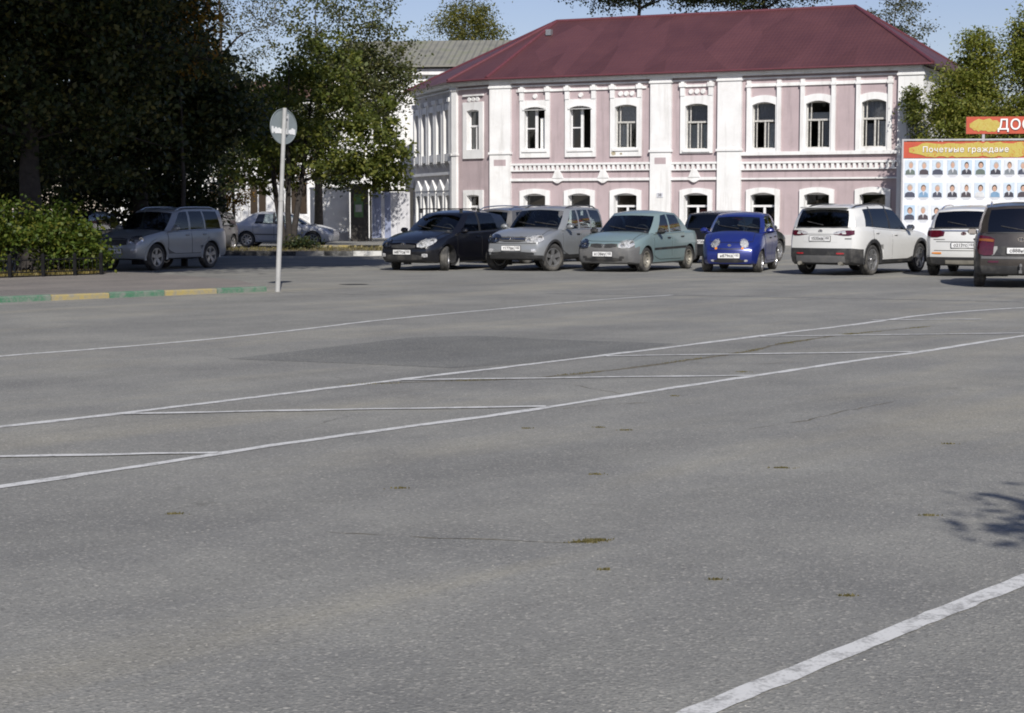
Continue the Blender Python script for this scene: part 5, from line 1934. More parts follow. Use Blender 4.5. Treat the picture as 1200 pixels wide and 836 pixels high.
def ell(m, c, rx, rz, y, mi, a0=0, a1=360, n=12):
    pts = [(c[0] + rx * math.cos(R(lerp(a0, a1, k / n))), y, c[1] + rz * math.sin(R(lerp(a0, a1, k / n)))) for k in range(n + (0 if a1 - a0 >= 360 else 1))]
    m.add(pts, [tuple(range(len(pts)))], mi)
def portrait(par, x, z, w, h, rn):
    bgm, st, hr = rn.choice(P_BG), rn.choice(P_SUIT), rn.choice(P_HAIR)
    woman = rn.random() < .3
    w0, x0_ = w, x
    m = MB()
    m.box((x - w / 2, -.012, z - h / 2), (x + w / 2, 0, z + h / 2), 0)
    sw = w * rn.uniform(.43, .49)
    sh_ = z - h * .5 + .004
    m.add([(x - sw, -.0135, sh_), (x + sw, -.0135, sh_), (x + sw * .92, -.0135, z - h * .24), (x + sw * .4, -.0135, z - h * .13), (x - sw * .4, -.0135, z - h * .13), (x - sw * .92, -.0135, z - h * .24)], [(0, 1, 2, 3, 4, 5)], 1)
    if not woman:
        m.add([(x - w * .09, -.0145, z - h * .12), (x, -.0145, z - h * .40), (x + w * .09, -.0145, z - h * .12)], [(0, 1, 2)], 4)
        m.add([(x - w * .02, -.0152, z - h * .15), (x, -.0152, z - h * .38), (x + w * .02, -.0152, z - h * .15)], [(0, 1, 2)], 1)
    cz = z + h * rn.uniform(.08, .15)
    x = x + w * rn.uniform(-.06, .06)
    w = w * rn.uniform(.9, 1.12)
    ell(m, (x, cz + h * .035), w * (.24 if woman else .215), h * .235, -.0148, 3)
    ell(m, (x, cz - h * .02), w * .175, h * .185, -.016, 2)
    ell(m, (x - w * .06, cz), w * .02, h * .012, -.0168, 3, n=6)
    ell(m, (x + w * .06, cz), w * .02, h * .012, -.0168, 3, n=6)
    w, x = w0, x0_
    o = m.obj('portrait', [bgm, st, P_SKIN, hr, P_SHIRT], par)
    c = MB()
    for k, wd in enumerate((.8, .55)):
        c.box((x - w * wd / 2, -.004, z - h / 2 - .04 - k * .035), (x + w * wd / 2, 0, z - h / 2 - .022 - k * .035))
    c.obj('caption', M_CAP, o)
BX, BY = 11.85, 52.0
bd = thing('honour_board', 'white board of portraits with gold header reading Почетные граждане, behind the white crossovers', 'notice board', (BX, BY, 0), R(-8))
BW, B0, B1 = 5.4, .55, 3.60
m = MB()
m.box((0, 0, B0), (BW, .06, 3.07))
m.obj('panel', M_BOARD, bd)
m = MB()
m.box((.0, -.02, 3.08), (BW, .06, B1 - .03))
hd = m.obj('header', M_RED_B, bd)
m = MB()
rn = random.Random(8)
up_, lo_ = [], []
for k in range(41):
    x = .16 + (BW - .32) * k / 40
    e = min(1, min(k, 40 - k) / 4)
    up_.append((x, -.032, 3.325 + (.195 + rn.uniform(-.02, .045)) * (.3 + .7 * e)))
    lo_.append((x, -.032, 3.325 - (.195 + rn.uniform(-.02, .045)) * (.3 + .7 * e)))
m.grid([lo_, up_])
m.obj('ornament', M_ORN, hd)
me = text_mesh('Почетные граждане', .235, M_WHITE_L, .004, 1.12, bold=.001)
link('lettering', me, hd, (1.82, -.046, 3.325), (R(90), 0, 0))
me = text_mesh('Почетные граждане', .235, M_BLKL, .002, 1.12, bold=.003)
link('lettering_shadow', me, hd, (1.829, -.037, 3.319), (R(90), 0, 0))
for (a, b) in (((-.05, -.04, 0), (.0, .08, B1)), ((BW, -.04, 0), (BW + .05, .08, B1))):
    m = MB()
    m.box(a, b)
    m.obj('post', M_BFRAME, bd)
m = MB()
m.box((-.05, -.04, B1), (BW + .05, .08, B1 + .05))
m.obj('top_rail', M_BFRAME, bd)
m = MB()
m.box((0, -.03, B0 - .05), (BW, .07, B0))
m.obj('bottom_rail', M_BFRAME, bd)
rn = random.Random(21)
pw, ph = .32, .44
for r_ in range(3):
    for k in range(13):
        portrait(bd, .21 + k * .405 + .04 * (k // 3), 2.80 - r_ * .68, pw, ph, rn)
# second board behind it
b2 = thing('red_honour_board', 'taller board with red and gold header reading ДОСКА ПОЧЕТА, behind the portrait board', 'notice board', (14.42, 54.6, 0), R(-8))
m = MB()
m.box((0, 0, 3.92), (6.4, .10, 4.46))
h2 = m.obj('header', M_RED_B, b2)
m = MB()
up_, lo_ = [], []
for k in range(15):
    x = .10 + .98 * k / 14
    e = min(1, min(k, 14 - k) / 3)
    up_.append((x, -.012, 4.19 + (.17 + rn.uniform(-.02, .05)) * (.35 + .65 * e)))
    lo_.append((x, -.012, 4.19 - (.17 + rn.uniform(-.02, .05)) * (.35 + .65 * e)))
m.grid([lo_, up_])
m.obj('ornament', M_ORN, h2)
for wx, wd in ((.95, 'ДОСКА'), (3.35, 'ПОЧЕТА')):
    me = text_mesh(wd, .46, M_WHITE_L, .004, 1.05, align='LEFT', bold=.004)
    link('lettering', me, h2, (wx, -.03, 4.19), (R(90), 0, 0))
    me = text_mesh(wd, .46, M_BLKL, .002, 1.05, align='LEFT', bold=.008)
    link('lettering_shadow', me, h2, (wx + .015, -.018, 4.178), (R(90), 0, 0))
m = MB()
m.box((1.0, .02, .6), (6.3, .08, 3.55))
m.obj('panel', M_BOARD, b2)
for x in (.5, 5.9):
    m = MB()
    m.box((x, .02, 0), (x + .08, .10, 3.92))
    m.obj('post', M_BFRAME, b2)

# ------------------------------------------------------------------ white building, gate and wall behind the trees
M_SLATE = simple('grey_slate_roof', (0.20, 0.20, 0.175), .85, var=.25, scale=1.2, bump=.5, bscale=8)
M_RUST = simple('rusty_roof', (0.16, 0.085, 0.065), .7, var=.25, scale=1.2)
M_DKWIN = glass_mat('dark_window_glass', (.25, .27, .28))
wb_ = thing('white_building', 'long white plastered building with grey slate roof behind the trees and gate', 'building', (-22, 93, 0), R(-6))
wf = Face((0, 0), (21, 0))
wfl, wfr = Face((0, 0), (12.6, 0)), Face((12.6, 0), (21, 0))
ops = []
for k in range(9):
    x = 1.6 + k * 2.25
    ops += [(x - .5, x + .5, 1.2, 3.0), (x - .5, x + .5, 4.9, 6.8)]
wfl.wall(0, 7.4, [o for o in ops if o[1] < 12.6], M_TRIM, parent=wb_)
wfr.wall(0, 8.9, [(a - 12.6, b - 12.6, c_, d_2) for a, b, c_, d_2 in ops if a > 12.6], M_TRIM, parent=wb_)
m = MB()
m.box((-.2, .5, 0), (12.6, 9.5, 7.4))
m.obj('core', M_ROOM, wb_)
m = MB()
m.box((12.61, .5, 0), (21.2, 9.5, 8.9))
m.obj('core', M_GREYW, wb_)
for a, b, c_, d_2 in ops:
    f = MB()
    wf.box(f, a, b, -.24, -.18, c_, c_ + .07)
    wf.box(f, a, b, -.24, -.18, d_2 - .07, d_2)
    for x in (a, (a + b) / 2 - .035, b - .07):
        wf.box(f, x, x + .07, -.235, -.185, c_ + .07, d_2 - .07)
    w = f.obj('window', M_SASH, wb_)
    p = MB()
    p.add([wf.pt(a, -.21, c_), wf.pt(b, -.21, c_), wf.pt(b, -.21, d_2), wf.pt(a, -.21, d_2)], [(0, 1, 2, 3)])
    p.obj('pane', M_DKWIN, w)
for k in range(10):
    x = .48 + k * 2.25
    m = MB()
    zt = 8.3 if x > 12.5 else 6.8
    wf.box(m, x - .22, x + .22, -.02, .18, 0, zt)
    wf.box(m, x - .30, x + .30, -.02, .24, zt, zt + .3)
    m.obj('pilaster', M_TRIM, wb_)
m = MB()
wf.box(m, 12.55, 21.1, -.02, .30, 8.6, 8.9)
wf.box(m, -.1, 12.54, -.02, .30, 7.1, 7.4)
wf.box(m, -.05, 21.05, -.02, .15, 3.9, 4.2)
m.obj('cornice', M_TRIM, wb_)
def gable(x0, x1, y0, y1, ze, zr, mat, par):
    ym = (y0 + y1) / 2
    fs = [[Vector((x0, y0, ze)), Vector((x1, y0, ze)), Vector((x1, ym, zr)), Vector((x0, ym, zr))], [Vector((x1, y1, ze)), Vector((x0, y1, ze)), Vector((x0, ym, zr)), Vector((x1, ym, zr))]]
    return roof_mesh('roof', fs, mat, par)
def slate_mat():
    m, nt, p = new_mat('corrugated_slate')
    L = nt.links.new
    uv = node(nt, 'UVMap')
    sx = node(nt, 'SeparateXYZ'); L(uv.outputs[0], sx.inputs[0])
    a = node(nt, 'Math', operation='MULTIPLY'); L(sx.outputs[0], a.inputs[0]); a.inputs[1].default_value = 2 * math.pi / .33
    sn = node(nt, 'Math', operation='SINE'); L(a.outputs[0], sn.inputs[0])
    bp = node(nt, 'Bump', i_Strength=.8, i_Distance=.05); L(sn.outputs[0], bp.inputs['Height']); L(bp.outputs[0], p.inputs['Normal'])
    n = node(nt, 'TexNoise', i_Scale=.8, i_Detail=7.0); L(uv.outputs[0], n.inputs['Vector'])
    r = ramp(nt, n.outputs[0], [(.3, (.15, .15, .13)), (.5, (.21, .205, .175)), (.7, (.17, .18, .12))]); L(r.outputs[0], p.inputs['Base Color'])
    p.inputs['Roughness'].default_value = .9
    return m
gable(12.3, 24.5, -.6, 10, 9.05, 10.85, slate_mat(), wb_)
gable(-2, 12.6, -.6, 10, 7.5, 8.7, M_RUST, wb_)

# gate and rendered wall left of the house
M_GATEW = simple('whitewashed_boards', (0.50, 0.50, 0.52), .85, var=.15, scale=3)
M_GATEB = simple('blue_grey_boards', (0.22, 0.25, 0.36), .8, var=.15, scale=3)
M_GATEF = simple('dark_gate_frame', (0.03, 0.028, 0.026), .7, var=.2)
gt = thing('yard_gate', 'pale board yard gate in a dark frame beside the corner house', 'gate', (-6.75, 82.5, 0), R(-4))
for k in range(12):
    m = MB()
    x = k * .155
    m.box((x, random.uniform(-.01, .01), .15), (x + .148, .03, 2.35))
    m.obj('board', M_GATEB if k in (0, 1, 2, 4, 5) else M_GATEW, gt)
for a, b in (((-.10, -.04, 0), (-.02, .08, 2.5)), ((1.86, -.06, 0), (2.0, .10, 2.55)), ((-.02, -.02, 2.38), (1.86, .06, 2.48))):
    m = MB()
    m.box(a, b)
    m.obj('frame_post', M_GATEF, gt)
bw = thing('boundary_wall', 'pale rendered boundary wall between the yard gate and the white building', 'wall', (-9.9, 84.0, 0), R(-4))
m = MB()
m.box((0, 0, 0), (1.9, .3, 2.5))
m.box((-.03, -.05, 2.5), (1.93, .35, 2.6))
m.obj('wall_body', M_TRIM, bw)
m = MB()
m.box((0, -.06, 0), (1.9, 0.0, .4))
m.obj('plinth', M_GREYW, bw)
# dark doorway with a green notice
kz = thing('gate_pillar', 'dark masonry gate pillar with a green and white notice beside the yard gate', 'pillar', (-7.75, 82.2, 0), R(-4))
m = MB()
m.box((0, 0, 0), (.80, .5, 2.6))
m.box((-.06, -.06, 2.6), (.86, .56, 2.75))
m.obj('shaft', simple('dark_masonry', (.05, .045, .04), .9, var=.3, bump=.4), kz)
m = MB()
m.box((.18, -.03, 1.15), (.62, -.002, 2.25))
nb2 = m.obj('notice', simple('green_notice', (.07, .14, .05), .6, var=.4, scale=4), kz)
m = MB()
m.box((.24, -.036, 1.4), (.56, -.031, 1.75))
m.obj('notice_sheet', M_MUD, nb2)

# ------------------------------------------------------------------ small stones on the asphalt
rn = random.Random(77)
m = MB()
for k in range(130):
    y = 5 + 22 * rn.random() ** 1.3
    x = rn.uniform(-.31, .31) * y
    s_ = rn.uniform(.002, .005)
    m.add([(x - s_, y - s_, 0), (x + s_, y - s_ * .8, 0), (x + s_ * .8, y + s_, 0), (x - s_, y + s_ * .8, 0), (x, y, s_ * .5)], [(0, 1, 4), (1, 2, 4), (2, 3, 4), (3, 0, 4)])
o = m.obj('grit', simple('pale_grit', (.42, .40, .35), .9, var=.4))
o['kind'] = 'stuff'
o['label'] = 'loose pale grit scattered over the asphalt'
o['category'] = 'grit'
# ------------------------------------------------------------------ vegetation
M_BARK = simple('grey_brown_bark', (0.075, 0.062, 0.05), .95, var=.35, scale=9, bump=.8, bscale=25)
M_BARKD = simple('dark_bark', (0.035, 0.030, 0.027), .95, var=.35, scale=9, bump=.8, bscale=25)
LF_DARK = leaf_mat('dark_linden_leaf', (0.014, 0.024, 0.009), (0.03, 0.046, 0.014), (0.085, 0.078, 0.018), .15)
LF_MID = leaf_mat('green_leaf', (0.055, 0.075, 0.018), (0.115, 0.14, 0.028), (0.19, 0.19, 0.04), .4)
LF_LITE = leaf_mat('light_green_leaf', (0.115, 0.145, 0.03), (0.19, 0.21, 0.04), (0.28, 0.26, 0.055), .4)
LF_BUSH = leaf_mat('bush_leaf', (0.04, 0.07, 0.011), (0.08, 0.12, 0.016), (0.16, 0.16, 0.026), .35)
LF_AUT = leaf_mat('autumn_leaf', (0.16, 0.085, 0.012), (0.27, 0.14, 0.02), (0.30, 0.21, 0.03), .35)
LF_GREY = leaf_mat('grey_green_leaf', (0.05, 0.058, 0.035), (0.085, 0.092, 0.05), (0.13, 0.12, 0.06), .35)
LF_OLIVE = leaf_mat('olive_leaf', (0.05, 0.062, 0.025), (0.09, 0.105, 0.035), (0.15, 0.14, 0.05), .35)
LF_BIRCH = leaf_mat('birch_leaf', (0.085, 0.095, 0.024), (0.14, 0.145, 0.034), (0.20, 0.17, 0.04), .4)

def leaves(name, P, size, mat, parent, rng, aspect=.62, up=0.35, loc=None):
    """one mesh of many single leaves"""
    n = len(P)
    nrm = rng.normal(size=(n, 3))
    nrm[:, 2] = np.abs(nrm[:, 2]) * (1 + up) + up * .3
    nrm /= np.linalg.norm(nrm, axis=1, keepdims=True)
    t = rng.normal(size=(n, 3))
    t -= nrm * np.sum(t * nrm, axis=1, keepdims=True)
    t /= np.linalg.norm(t, axis=1, keepdims=True)
    b = np.cross(nrm, t)
    s = size * rng.uniform(.65, 1.35, size=(n, 1))
    v = np.empty((n, 4, 3))
    v[:, 0] = P - t * s * .5
    v[:, 1] = P + b * s * aspect * .5 - t * s * .05 + nrm * s * .08
    v[:, 2] = P + t * s * .5
    v[:, 3] = P - b * s * aspect * .5 - t * s * .05 + nrm * s * .08
    me = bpy.data.meshes.new(name)
    me.vertices.add(n * 4)
    me.vertices.foreach_set('co', v.reshape(-1))
    me.loops.add(n * 4)
    me.loops.foreach_set('vertex_index', np.arange(n * 4, dtype=np.int32))
    me.polygons.add(n)
    me.polygons.foreach_set('loop_start', np.arange(0, n * 4, 4, dtype=np.int32))
    me.polygons.foreach_set('loop_total', np.full(n, 4, dtype=np.int32))
    me.materials.append(mat)
    me.update(calc_edges=True)
    return link(name, me, parent, loc)

def tree(name, label, loc, trunk, r0, blobs, leafmat, n_clump, per, lsize, crad, seed, cat='tree', bark=None, limbs=8, group=None, lean=(0, 0), stems=1, fork=.35, droop=0.0, shell=.55, twig=True, aspect=.62):
    """trunk: height where the crown takes over; blobs: list of (cx, cy, cz, rx, ry, rz, weight) relative to loc"""
    rng = np.random.default_rng(seed)
    rn = random.Random(seed)
    root = thing(name, label, cat, loc, 0, group)
    bark = bark or M_BARK
    top = max(b[2] + b[5] * .55 for b in blobs)
    tk = MB()
    stem_pts = []
    for s_ in range(stems):
        a = 2 * math.pi * s_ / stems + .7
        sp = .0 if stems == 1 else .12
        pts, rad = [], []
        bx, by = math.cos(a) * sp, math.sin(a) * sp
        lx = lean[0] + (math.cos(a) * fork if stems > 1 else 0)
        ly = lean[1] + (math.sin(a) * fork if stems > 1 else 0)
        N = 9
        hh = top * (1 if s_ == 0 else rn.uniform(.75, .95))
        for k in range(N + 1):
            u = k / N
            pts.append(Vector((bx + lx * hh * u * .5 + rn.uniform(-.05, .05) * hh * .12 * min(1, u * 3), by + ly * hh * u * .5 + rn.uniform(-.05, .05) * hh * .12 * min(1, u * 3), hh * u - .05)))
            rad.append((r0 if stems == 1 else r0 * .75) * (1.25 if k == 0 else 1) * max(.10, (1 - u) ** .85))
        tk.tube(pts, rad, 9)
        stem_pts.append((pts, rad))
    wts = np.array([b[6] for b in blobs], float)
    wts /= wts.sum()
    cl = []
    for k in range(n_clump):
        b = blobs[rng.choice(len(blobs), p=wts)]
        d = rng.normal(size=3)
        d /= np.linalg.norm(d)
        r = (shell + (1 - shell) * rng.random() ** .5) if rng.random() < .8 else rng.random()
        r *= rng.uniform(.82, 1.12)
        cl.append(np.array([b[0] + d[0] * b[3] * r, b[1] + d[1] * b[4] * r, b[2] + d[2] * b[5] * r]))
    cl = [c for c in cl if c[2] > trunk * .45]
    # limbs: a few thick ones, then twigs to the clumps
    limb_nodes = [(p, rr) for pts, rad in stem_pts for p, rr in zip(pts, rad) if p.z > trunk * .6]
    order = list(range(len(cl)))
    rn.shuffle(order)
    for j, ci in enumerate(order):
        c = Vector(cl[ci])
        if j >= limbs and not twig:
            break
        best = min(limb_nodes, key=lambda q: (q[0] - c).length + (2.5 * max(0, q[0].z - c.z + .15)))
        p, pr = best
        L = (c - p).length
        if L < .15:
            continue
        n = 5 if j < limbs else 3
        pts, rad = [], []
        rb = min(pr * .75, .05 + .018 * L) if j < limbs else min(pr * .6, .012 + .008 * L)
        for k in range(n + 1):
            u = k / n
            q = p.lerp(c, u)
            q.z += math.sin(math.pi * u) * L * .10
            q += Vector((rn.uniform(-1, 1), rn.uniform(-1, 1), rn.uniform(-.6, .6))) * L * .04 * math.sin(math.pi * u)
            pts.append(q)
            rad.append(max(.006, rb * (1 - .8 * u)))
        tk.tube(pts, rad, 5 if j < limbs else 4, cap=False)
        for q, rr in list(zip(pts, rad))[2:]:
            limb_nodes.append((q, rr))
    tk.obj('trunk', bark, root, 60)
    P = []
    for c in cl:
        n = int(per * rng.uniform(.5, 1.5))
        rr = crad * rng.uniform(.6, 1.4)
        q = rng.normal(size=(n, 3)) * np.array([rr, rr, rr * .62]) * .55
        if droop:
            q[:, 2] -= droop * rng.random(n) ** 2 * rr
        P.append(c + q)
    P = np.concatenate(P)
    leaves('crown', P, lsize, leafmat, root, rng, aspect)
    return root

# the big lindens at the left: a high crown over the pavement, out of view and shaped for its shade, and the shaded trees under and behind it
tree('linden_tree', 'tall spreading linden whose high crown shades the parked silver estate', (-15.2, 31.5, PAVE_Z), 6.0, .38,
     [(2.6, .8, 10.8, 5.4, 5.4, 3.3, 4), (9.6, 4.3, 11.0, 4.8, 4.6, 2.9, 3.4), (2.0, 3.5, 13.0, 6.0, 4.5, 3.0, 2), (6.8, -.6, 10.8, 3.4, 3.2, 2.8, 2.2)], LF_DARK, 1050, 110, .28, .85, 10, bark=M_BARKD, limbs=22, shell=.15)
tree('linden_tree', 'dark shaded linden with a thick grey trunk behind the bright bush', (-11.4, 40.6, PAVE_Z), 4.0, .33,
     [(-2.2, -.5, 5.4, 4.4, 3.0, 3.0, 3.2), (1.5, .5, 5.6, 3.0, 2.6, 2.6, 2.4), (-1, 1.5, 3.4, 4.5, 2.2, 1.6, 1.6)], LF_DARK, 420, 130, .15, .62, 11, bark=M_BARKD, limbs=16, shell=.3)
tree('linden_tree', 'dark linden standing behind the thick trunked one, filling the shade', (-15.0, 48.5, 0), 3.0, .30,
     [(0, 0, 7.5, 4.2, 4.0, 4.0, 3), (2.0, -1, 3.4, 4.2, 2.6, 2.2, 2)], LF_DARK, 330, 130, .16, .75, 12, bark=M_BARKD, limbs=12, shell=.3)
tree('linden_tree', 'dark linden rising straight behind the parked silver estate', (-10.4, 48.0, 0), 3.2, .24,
     [(-.1, -.5, 7.0, 2.5, 3.0, 3.4, 3), (.9, .3, 4.2, 2.6, 2.4, 1.4, 1.6), (1.9, 3.2, 11.6, 3.6, 3.2, 2.2, 2.6)], LF_DARK, 560, 120, .18, .72, 13, bark=M_BARKD, limbs=12, shell=.35)  # last blob is out of view, added to shade the leaning tree
tree('young_maple', 'young maple with orange autumn leaves among the dark lindens', (-8.9, 46.4, 0), 3.6, .08,
     [(.1, -.6, 6.6, 1.3, 1.2, .9, 1), (.6, -.6, 5.6, .5, .6, .6, .3)], LF_AUT, 26, 50, .13, .42, 14, bark=M_BARKD, limbs=4)
# leaning multi-stem tree on the verge
tree('leaning_tree', 'many-stemmed leaning tree with a green sunlit right side on the verge', (-7.9, 60.4, .14), 2.0, .17,
     [(.2, 0, 4.4, 2.7, 2.2, 2.2, 3), (2.7, .2, 4.0, 1.7, 1.7, 2.1, 2.0), (1.1, 0, 6.4, 1.5, 1.5, 1.6, 1.3), (-1.0, .3, 3.4, 1.8, 1.6, 1.5, 1.2), (3.0, .2, 2.75, 1.2, 1.2, .75, .8)], LF_MID, 280, 62, .165, .38, 15, bark=M_BARKD, stems=3, fork=.34, limbs=16, shell=.4)
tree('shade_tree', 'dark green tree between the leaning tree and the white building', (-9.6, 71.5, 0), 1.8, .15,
     [(-.4, 0, 4.9, 2.4, 1.6, 1.7, 3), (1.5, 0, 4.4, 1.2, 1.2, 1.3, 1), (-2.0, 0, 3.4, 1.2, 1.0, 1.3, .8), (2.4, 0, 3.1, .8, .8, .8, .6)], LF_DARK, 220, 85, .14, .5, 31, bark=M_BARKD, limbs=10, shell=.3)  # dark leaf colour stands in for shade; the sun reaches this tree
# feathery taller trees behind
tree('feathery_tree', 'tall thin crowned tree with sky showing through, left of the leaning tree', (-13.2, 78, 0), 4.0, .22,
     [(0, 0, 9.8, 3.6, 3.0, 3.4, 3), (2.0, 0, 11.5, 2.6, 2.4, 2.2, 1)], LF_GREY, 170, 34, .12, .6, 16, limbs=18, shell=.15)
tree('feathery_tree', 'tall feathery tree with greyish top rising behind the leaning tree', (-8.6, 76, 0), 4.0, .22,
     [(1.2, 0, 8.2, 3.3, 2.8, 3.8, 3), (2.5, 0, 7.2, 2.0, 1.8, 1.9, 1.8)], LF_OLIVE, 380, 52, .15, .55, 17, limbs=14, shell=.2)
tree('autumn_tree', 'slender tree with orange leaves beside the white building, behind the silver saloon', (-13.0, 80, 0), 1.2, .10,
     [(0, 0, 3.0, .75, .8, 2.2, 2), (2.6, 0, 4.4, 1.4, .8, 1.6, 1.2)], LF_AUT, 90, 70, .13, .4, 18, limbs=6)
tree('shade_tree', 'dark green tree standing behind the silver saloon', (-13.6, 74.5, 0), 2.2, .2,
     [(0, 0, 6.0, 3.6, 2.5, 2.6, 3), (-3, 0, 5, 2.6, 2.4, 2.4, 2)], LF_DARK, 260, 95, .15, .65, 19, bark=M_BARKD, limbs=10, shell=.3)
# behind the house
tree('birch_tree', 'pale yellow-green birch rising behind the slate roof', (-3.2, 118, 0), 6, .22, [(0, 0, 13.2, 2.7, 2.6, 3.4, 1)], LF_BIRCH, 140, 95, .16, .7, 21, limbs=8, droop=1.2)
tree('small_tree', 'small tree peeping over the slate roof beside the birch', (-7.4, 116, 0), 5, .2, [(0, 0, 10.4, 2.8, 2.4, 2.0, 1)], LF_GREY, 80, 70, .16, .7, 22, limbs=8)
tree('tall_dark_tree', 'tall dark tree with drooping branches above the maroon roof', (8.2, 112, 0), 9, .4, [(-1, 0, 17.2, 5.2, 4, 2.6, 1), (4.5, 0, 17.2, 4.5, 4, 2.6, 1)], LF_DARK, 330, 150, .2, .95, 23, bark=M_BARKD, limbs=12)
tree('tall_dark_tree', 'tall dark tree above the maroon roof, beside another such crown', (16.5, 114, 0), 9, .4, [(0, 0, 17.4, 4.6, 4, 2.6, 1)], LF_DARK, 190, 150, .2, .95, 24, bark=M_BARKD, limbs=10)
tree('grey_tree', 'thin greyish tree behind the right end of the maroon roof', (25.6, 116, 0), 7, .25, [(0, 0, 13.4, 2.4, 2.2, 2.6, 1)], LF_GREY, 90, 60, .17, .7, 25, limbs=8)
# right-hand trees behind the boards
tree('ash_tree', 'bright green tree covering the right end of the house', (17.6, 66.5, 0), 2.0, .16,
     [(.1, 0, 4.4, 1.8, 1.6, 2.6, 3), (.3, -.3, 6.9, .8, .9, 1.7, 1.0), (-.7, -.3, 5.6, .7, .7, 1.2, .5)], LF_LITE, 260, 120, .15, .5, 26, limbs=9, aspect=.42, shell=.35)
tree('ash_tree', 'bright green bushy tree behind the red honour board', (20.6, 66.0, 0), 2.0, .18,
     [(0, 0, 5.0, 2.3, 2.0, 3.0, 3), (-.8, 0, 7.6, .8, .8, 1.5, .8), (1.0, 0, 7.4, .9, .8, 1.5, .8)], LF_LITE, 330, 120, .15, .5, 27, limbs=9, aspect=.42, shell=.35)
tree('ash_tree', 'taller yellow-green tree behind the bushy ones at the honour boards', (25.2, 74, 0), 3.0, .25,
     [(0, 0, 7.8, 3.4, 3.0, 4.4, 3), (1.0, 0, 11, 2.2, 2, 2.2, 1)], LF_LITE, 400, 120, .16, .65, 28, limbs=9, aspect=.5)
tree('ash_tree', 'bright green low tree at the back of the honour boards', (17.0, 60.0, 0), 1.0, .10, [(0, 0, 2.4, 1.6, 1.2, 1.7, 1), (2.6, 0, 2.6, 1.8, 1.2, 1.8, 1)], LF_LITE, 130, 95, .14, .45, 29, limbs=7, aspect=.42)
# the one whose branch tips throw a shadow on the square from outside the picture
tree('spruce_tree', 'tree standing just right of the camera, its shadow tips reaching the asphalt', (5.9, 1.85, 0), 2.6, .16,
     [(0, 0, 4.6, 2.25, 1.2, 1.0, 3)], LF_DARK, 130, 140, .12, .38, 30, limbs=10)

# bush behind the low fence
def bush(name, label, loc, blobs, mat, n_clump, per, ls, cr, seed, group=None):
    rng = np.random.default_rng(seed)
    rn = random.Random(seed)
    root = thing(name, label, 'bush', loc, 0, group)
    tk = MB()
    P = []
    for k in range(n_clump):
        b = blobs[rng.integers(len(blobs))]
        d = rng.normal(size=3)
        d /= np.linalg.norm(d)
        d[2] = abs(d[2]) * (1 if rng.random() < .75 else -.6)
        r = rng.random() ** .4
        c = np.array([b[0] + d[0] * b[3] * r, b[1] + d[1] * b[4] * r, max(.12, b[2] + d[2] * b[5] * r)])
        n = int(per * rng.uniform(.6, 1.4))
        P.append(c + rng.normal(size=(n, 3)) * cr * .5 * np.array([1, 1, .7]))
        if k % 3 == 0:
            tk.tube([(b[0] + rn.uniform(-.2, .2), b[1] + rn.uniform(-.2, .2), 0), ((b[0] + c[0]) / 2, (b[1] + c[1]) / 2, c[2] * .6), tuple(c)], [.022, .014, .006], 5, cap=False)
    tk.obj('stems', M_BARKD, root)
    leaves('crown', np.concatenate(P), ls, mat, root, rng)
    return root
bush('bush', 'bright green leafy bush behind the low black fence', (-10.35, 38.5, PAVE_Z), [(-2.6, -1.2, .6, 1.3, .9, .85), (-.9, -.6, .6, 1.2, .9, 1.0), (.1, 0, .6, .9, .7, 1.0), (.6, .2, .4, .5, .5, .6), (-1.8, -.6, .7, 1.0, .8, .9)], LF_BUSH, 270, 75, .10, .34, 41)
bush('bush', 'low dark shrub at the foot of the leaning tree', (-7.4, 59.8, .14), [(0, 0, .12, .8, .5, .2)], LF_DARK, 22, 60, .10, .3, 42)
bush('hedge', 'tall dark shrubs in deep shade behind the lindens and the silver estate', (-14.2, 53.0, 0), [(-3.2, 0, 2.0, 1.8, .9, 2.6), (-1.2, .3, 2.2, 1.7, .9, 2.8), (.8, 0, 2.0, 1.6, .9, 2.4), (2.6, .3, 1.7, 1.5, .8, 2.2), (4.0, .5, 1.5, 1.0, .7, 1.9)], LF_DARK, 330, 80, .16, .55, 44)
bush('climbing_vine', 'green vine climbing the white right corner of the house', (16.35, 69.8, 0), [(.2, 0, 4.6, .55, .35, 2.2), (.35, -.1, 3.4, .6, .4, 1.2), (-.1, 0, 5.6, .35, .25, .9)], LF_MID, 70, 70, .12, .33, 43)

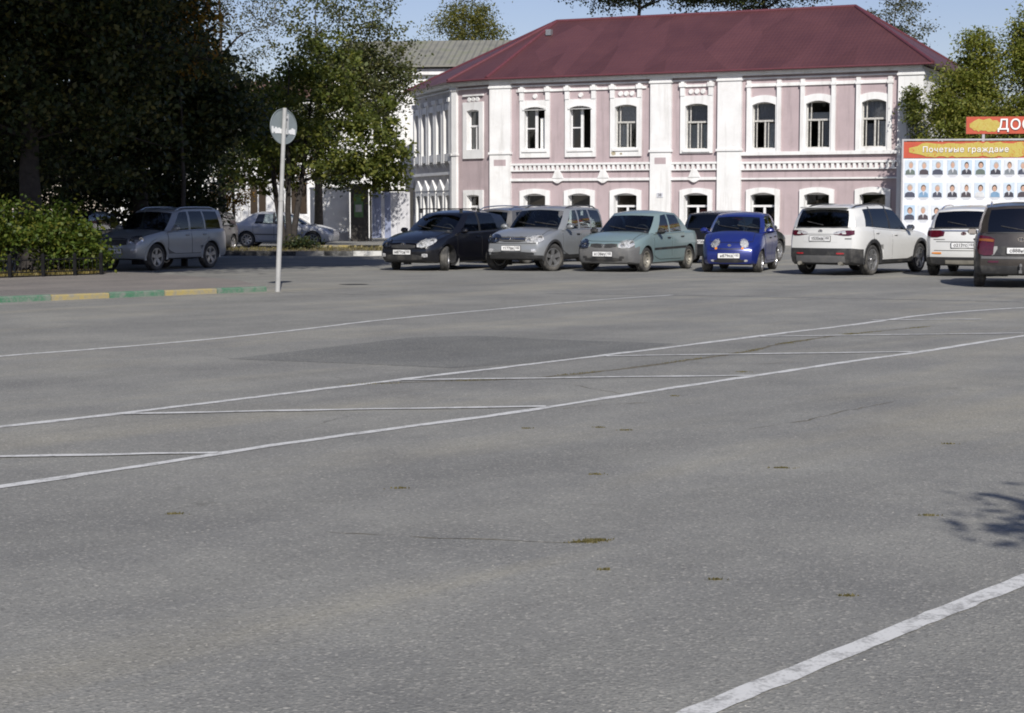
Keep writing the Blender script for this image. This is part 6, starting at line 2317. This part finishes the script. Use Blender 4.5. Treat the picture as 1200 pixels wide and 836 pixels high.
# weeds and dry grass
def blades(name, pts, h, mat, seed, w=.012):
    rn = random.Random(seed)
    m = MB()
    for x, y, z in pts:
        a = rn.uniform(0, 6.28)
        hh = h * rn.uniform(.4, 1.2)
        dx, dy = math.cos(a) * w, math.sin(a) * w
        lx, ly = rn.uniform(-.6, .6) * hh, rn.uniform(-.6, .6) * hh
        m.add([(x - dx, y - dy, z), (x + dx, y + dy, z), (x + lx, y + ly, z + hh)], [(0, 1, 2)])
    o = m.obj(name, mat)
    o['kind'] = 'stuff'
    return o
LF_DRY = leaf_mat('dry_grass', (.13, .115, .035), (.22, .18, .05), (.28, .21, .08), .3)
LF_WEED = leaf_mat('weed_blade', (.10, .092, .035), (.17, .145, .055), (.24, .20, .10), .4)
rn = random.Random(91)
pts = []
for cx, cy, rx, ry, n in ((.355, 7.87, .05, .035, 260), (.405, 7.9, .05, .03, 240), (.30, 7.85, .05, .012, 60), (.40, 7.25, .03, .012, 60), (.86, 7.05, .04, .012, 70), (1.35, 6.75, .04, .012, 60), (.49, 9.9, .05, .02, 80), (1.62, 10.15, .07, .02, 90), (.62, 12.05, .05, .02, 50),
                          (.80, 11.9, .05, .02, 60), (1.35, 14.1, .05, .03, 50), (.1, 12.0, .05, .02, 50), (2.12, 8.55, .05, .012, 60), (2.2, 16.2, .08, .04, 80), (2.9, 11.2, .06, .015, 40), (-1.72, 8.6, .06, .02, 70), (-.62, 9.4, .05, .02, 60), (4.2, 21.2, .1, .1, 90), (3.2, 19.7, .1, .1, 80)):
    for k in range(n):
        r = abs(rn.gauss(0, .62))
        a = rn.uniform(0, 6.28)
        pts.append((cx + rx * r * math.cos(a), cy + ry * r * math.sin(a), 0))
for k in range(2400):
    u = rn.random() * (len(cracks[0]) - 1)
    i = int(u)
    a, b = cracks[0][i], cracks[0][i + 1]
    if math.sin(u * 5.3) + rn.uniform(-.6, .6) > .3:
        pts.append((lerp(a[0], b[0], u - i) + rn.gauss(0, .025), lerp(a[1], b[1], u - i) + rn.gauss(0, .025), 0))
o = blades('crack_weeds', pts, .011, LF_WEED, 92, .005)
o['label'] = 'low yellow-green weeds growing in the asphalt cracks'
pts = [(rn.uniform(-13.5, -9.3), 0, 0) for k in range(2600)]
pts = [(x, lerp(33.6, 38.0, (x + 13.5) / 4.2) + rn.uniform(-.05, .8), PAVE_Z + .02) for x, _, _ in pts]
o = blades('dry_grass', pts, .10, LF_DRY, 93, .012)
o['label'] = 'dry yellowed grass along the foot of the low fence'
pts = [(rn.uniform(-30, -1), rn.uniform(57.3, 62.4), VZ - .01) for k in range(4500)]
o = blades('verge_grass', pts, .10, LF_WEED, 94, .02)  # darker weed colour stands in for shade on the verge
o['label'] = 'thin dry grass on the far verge'
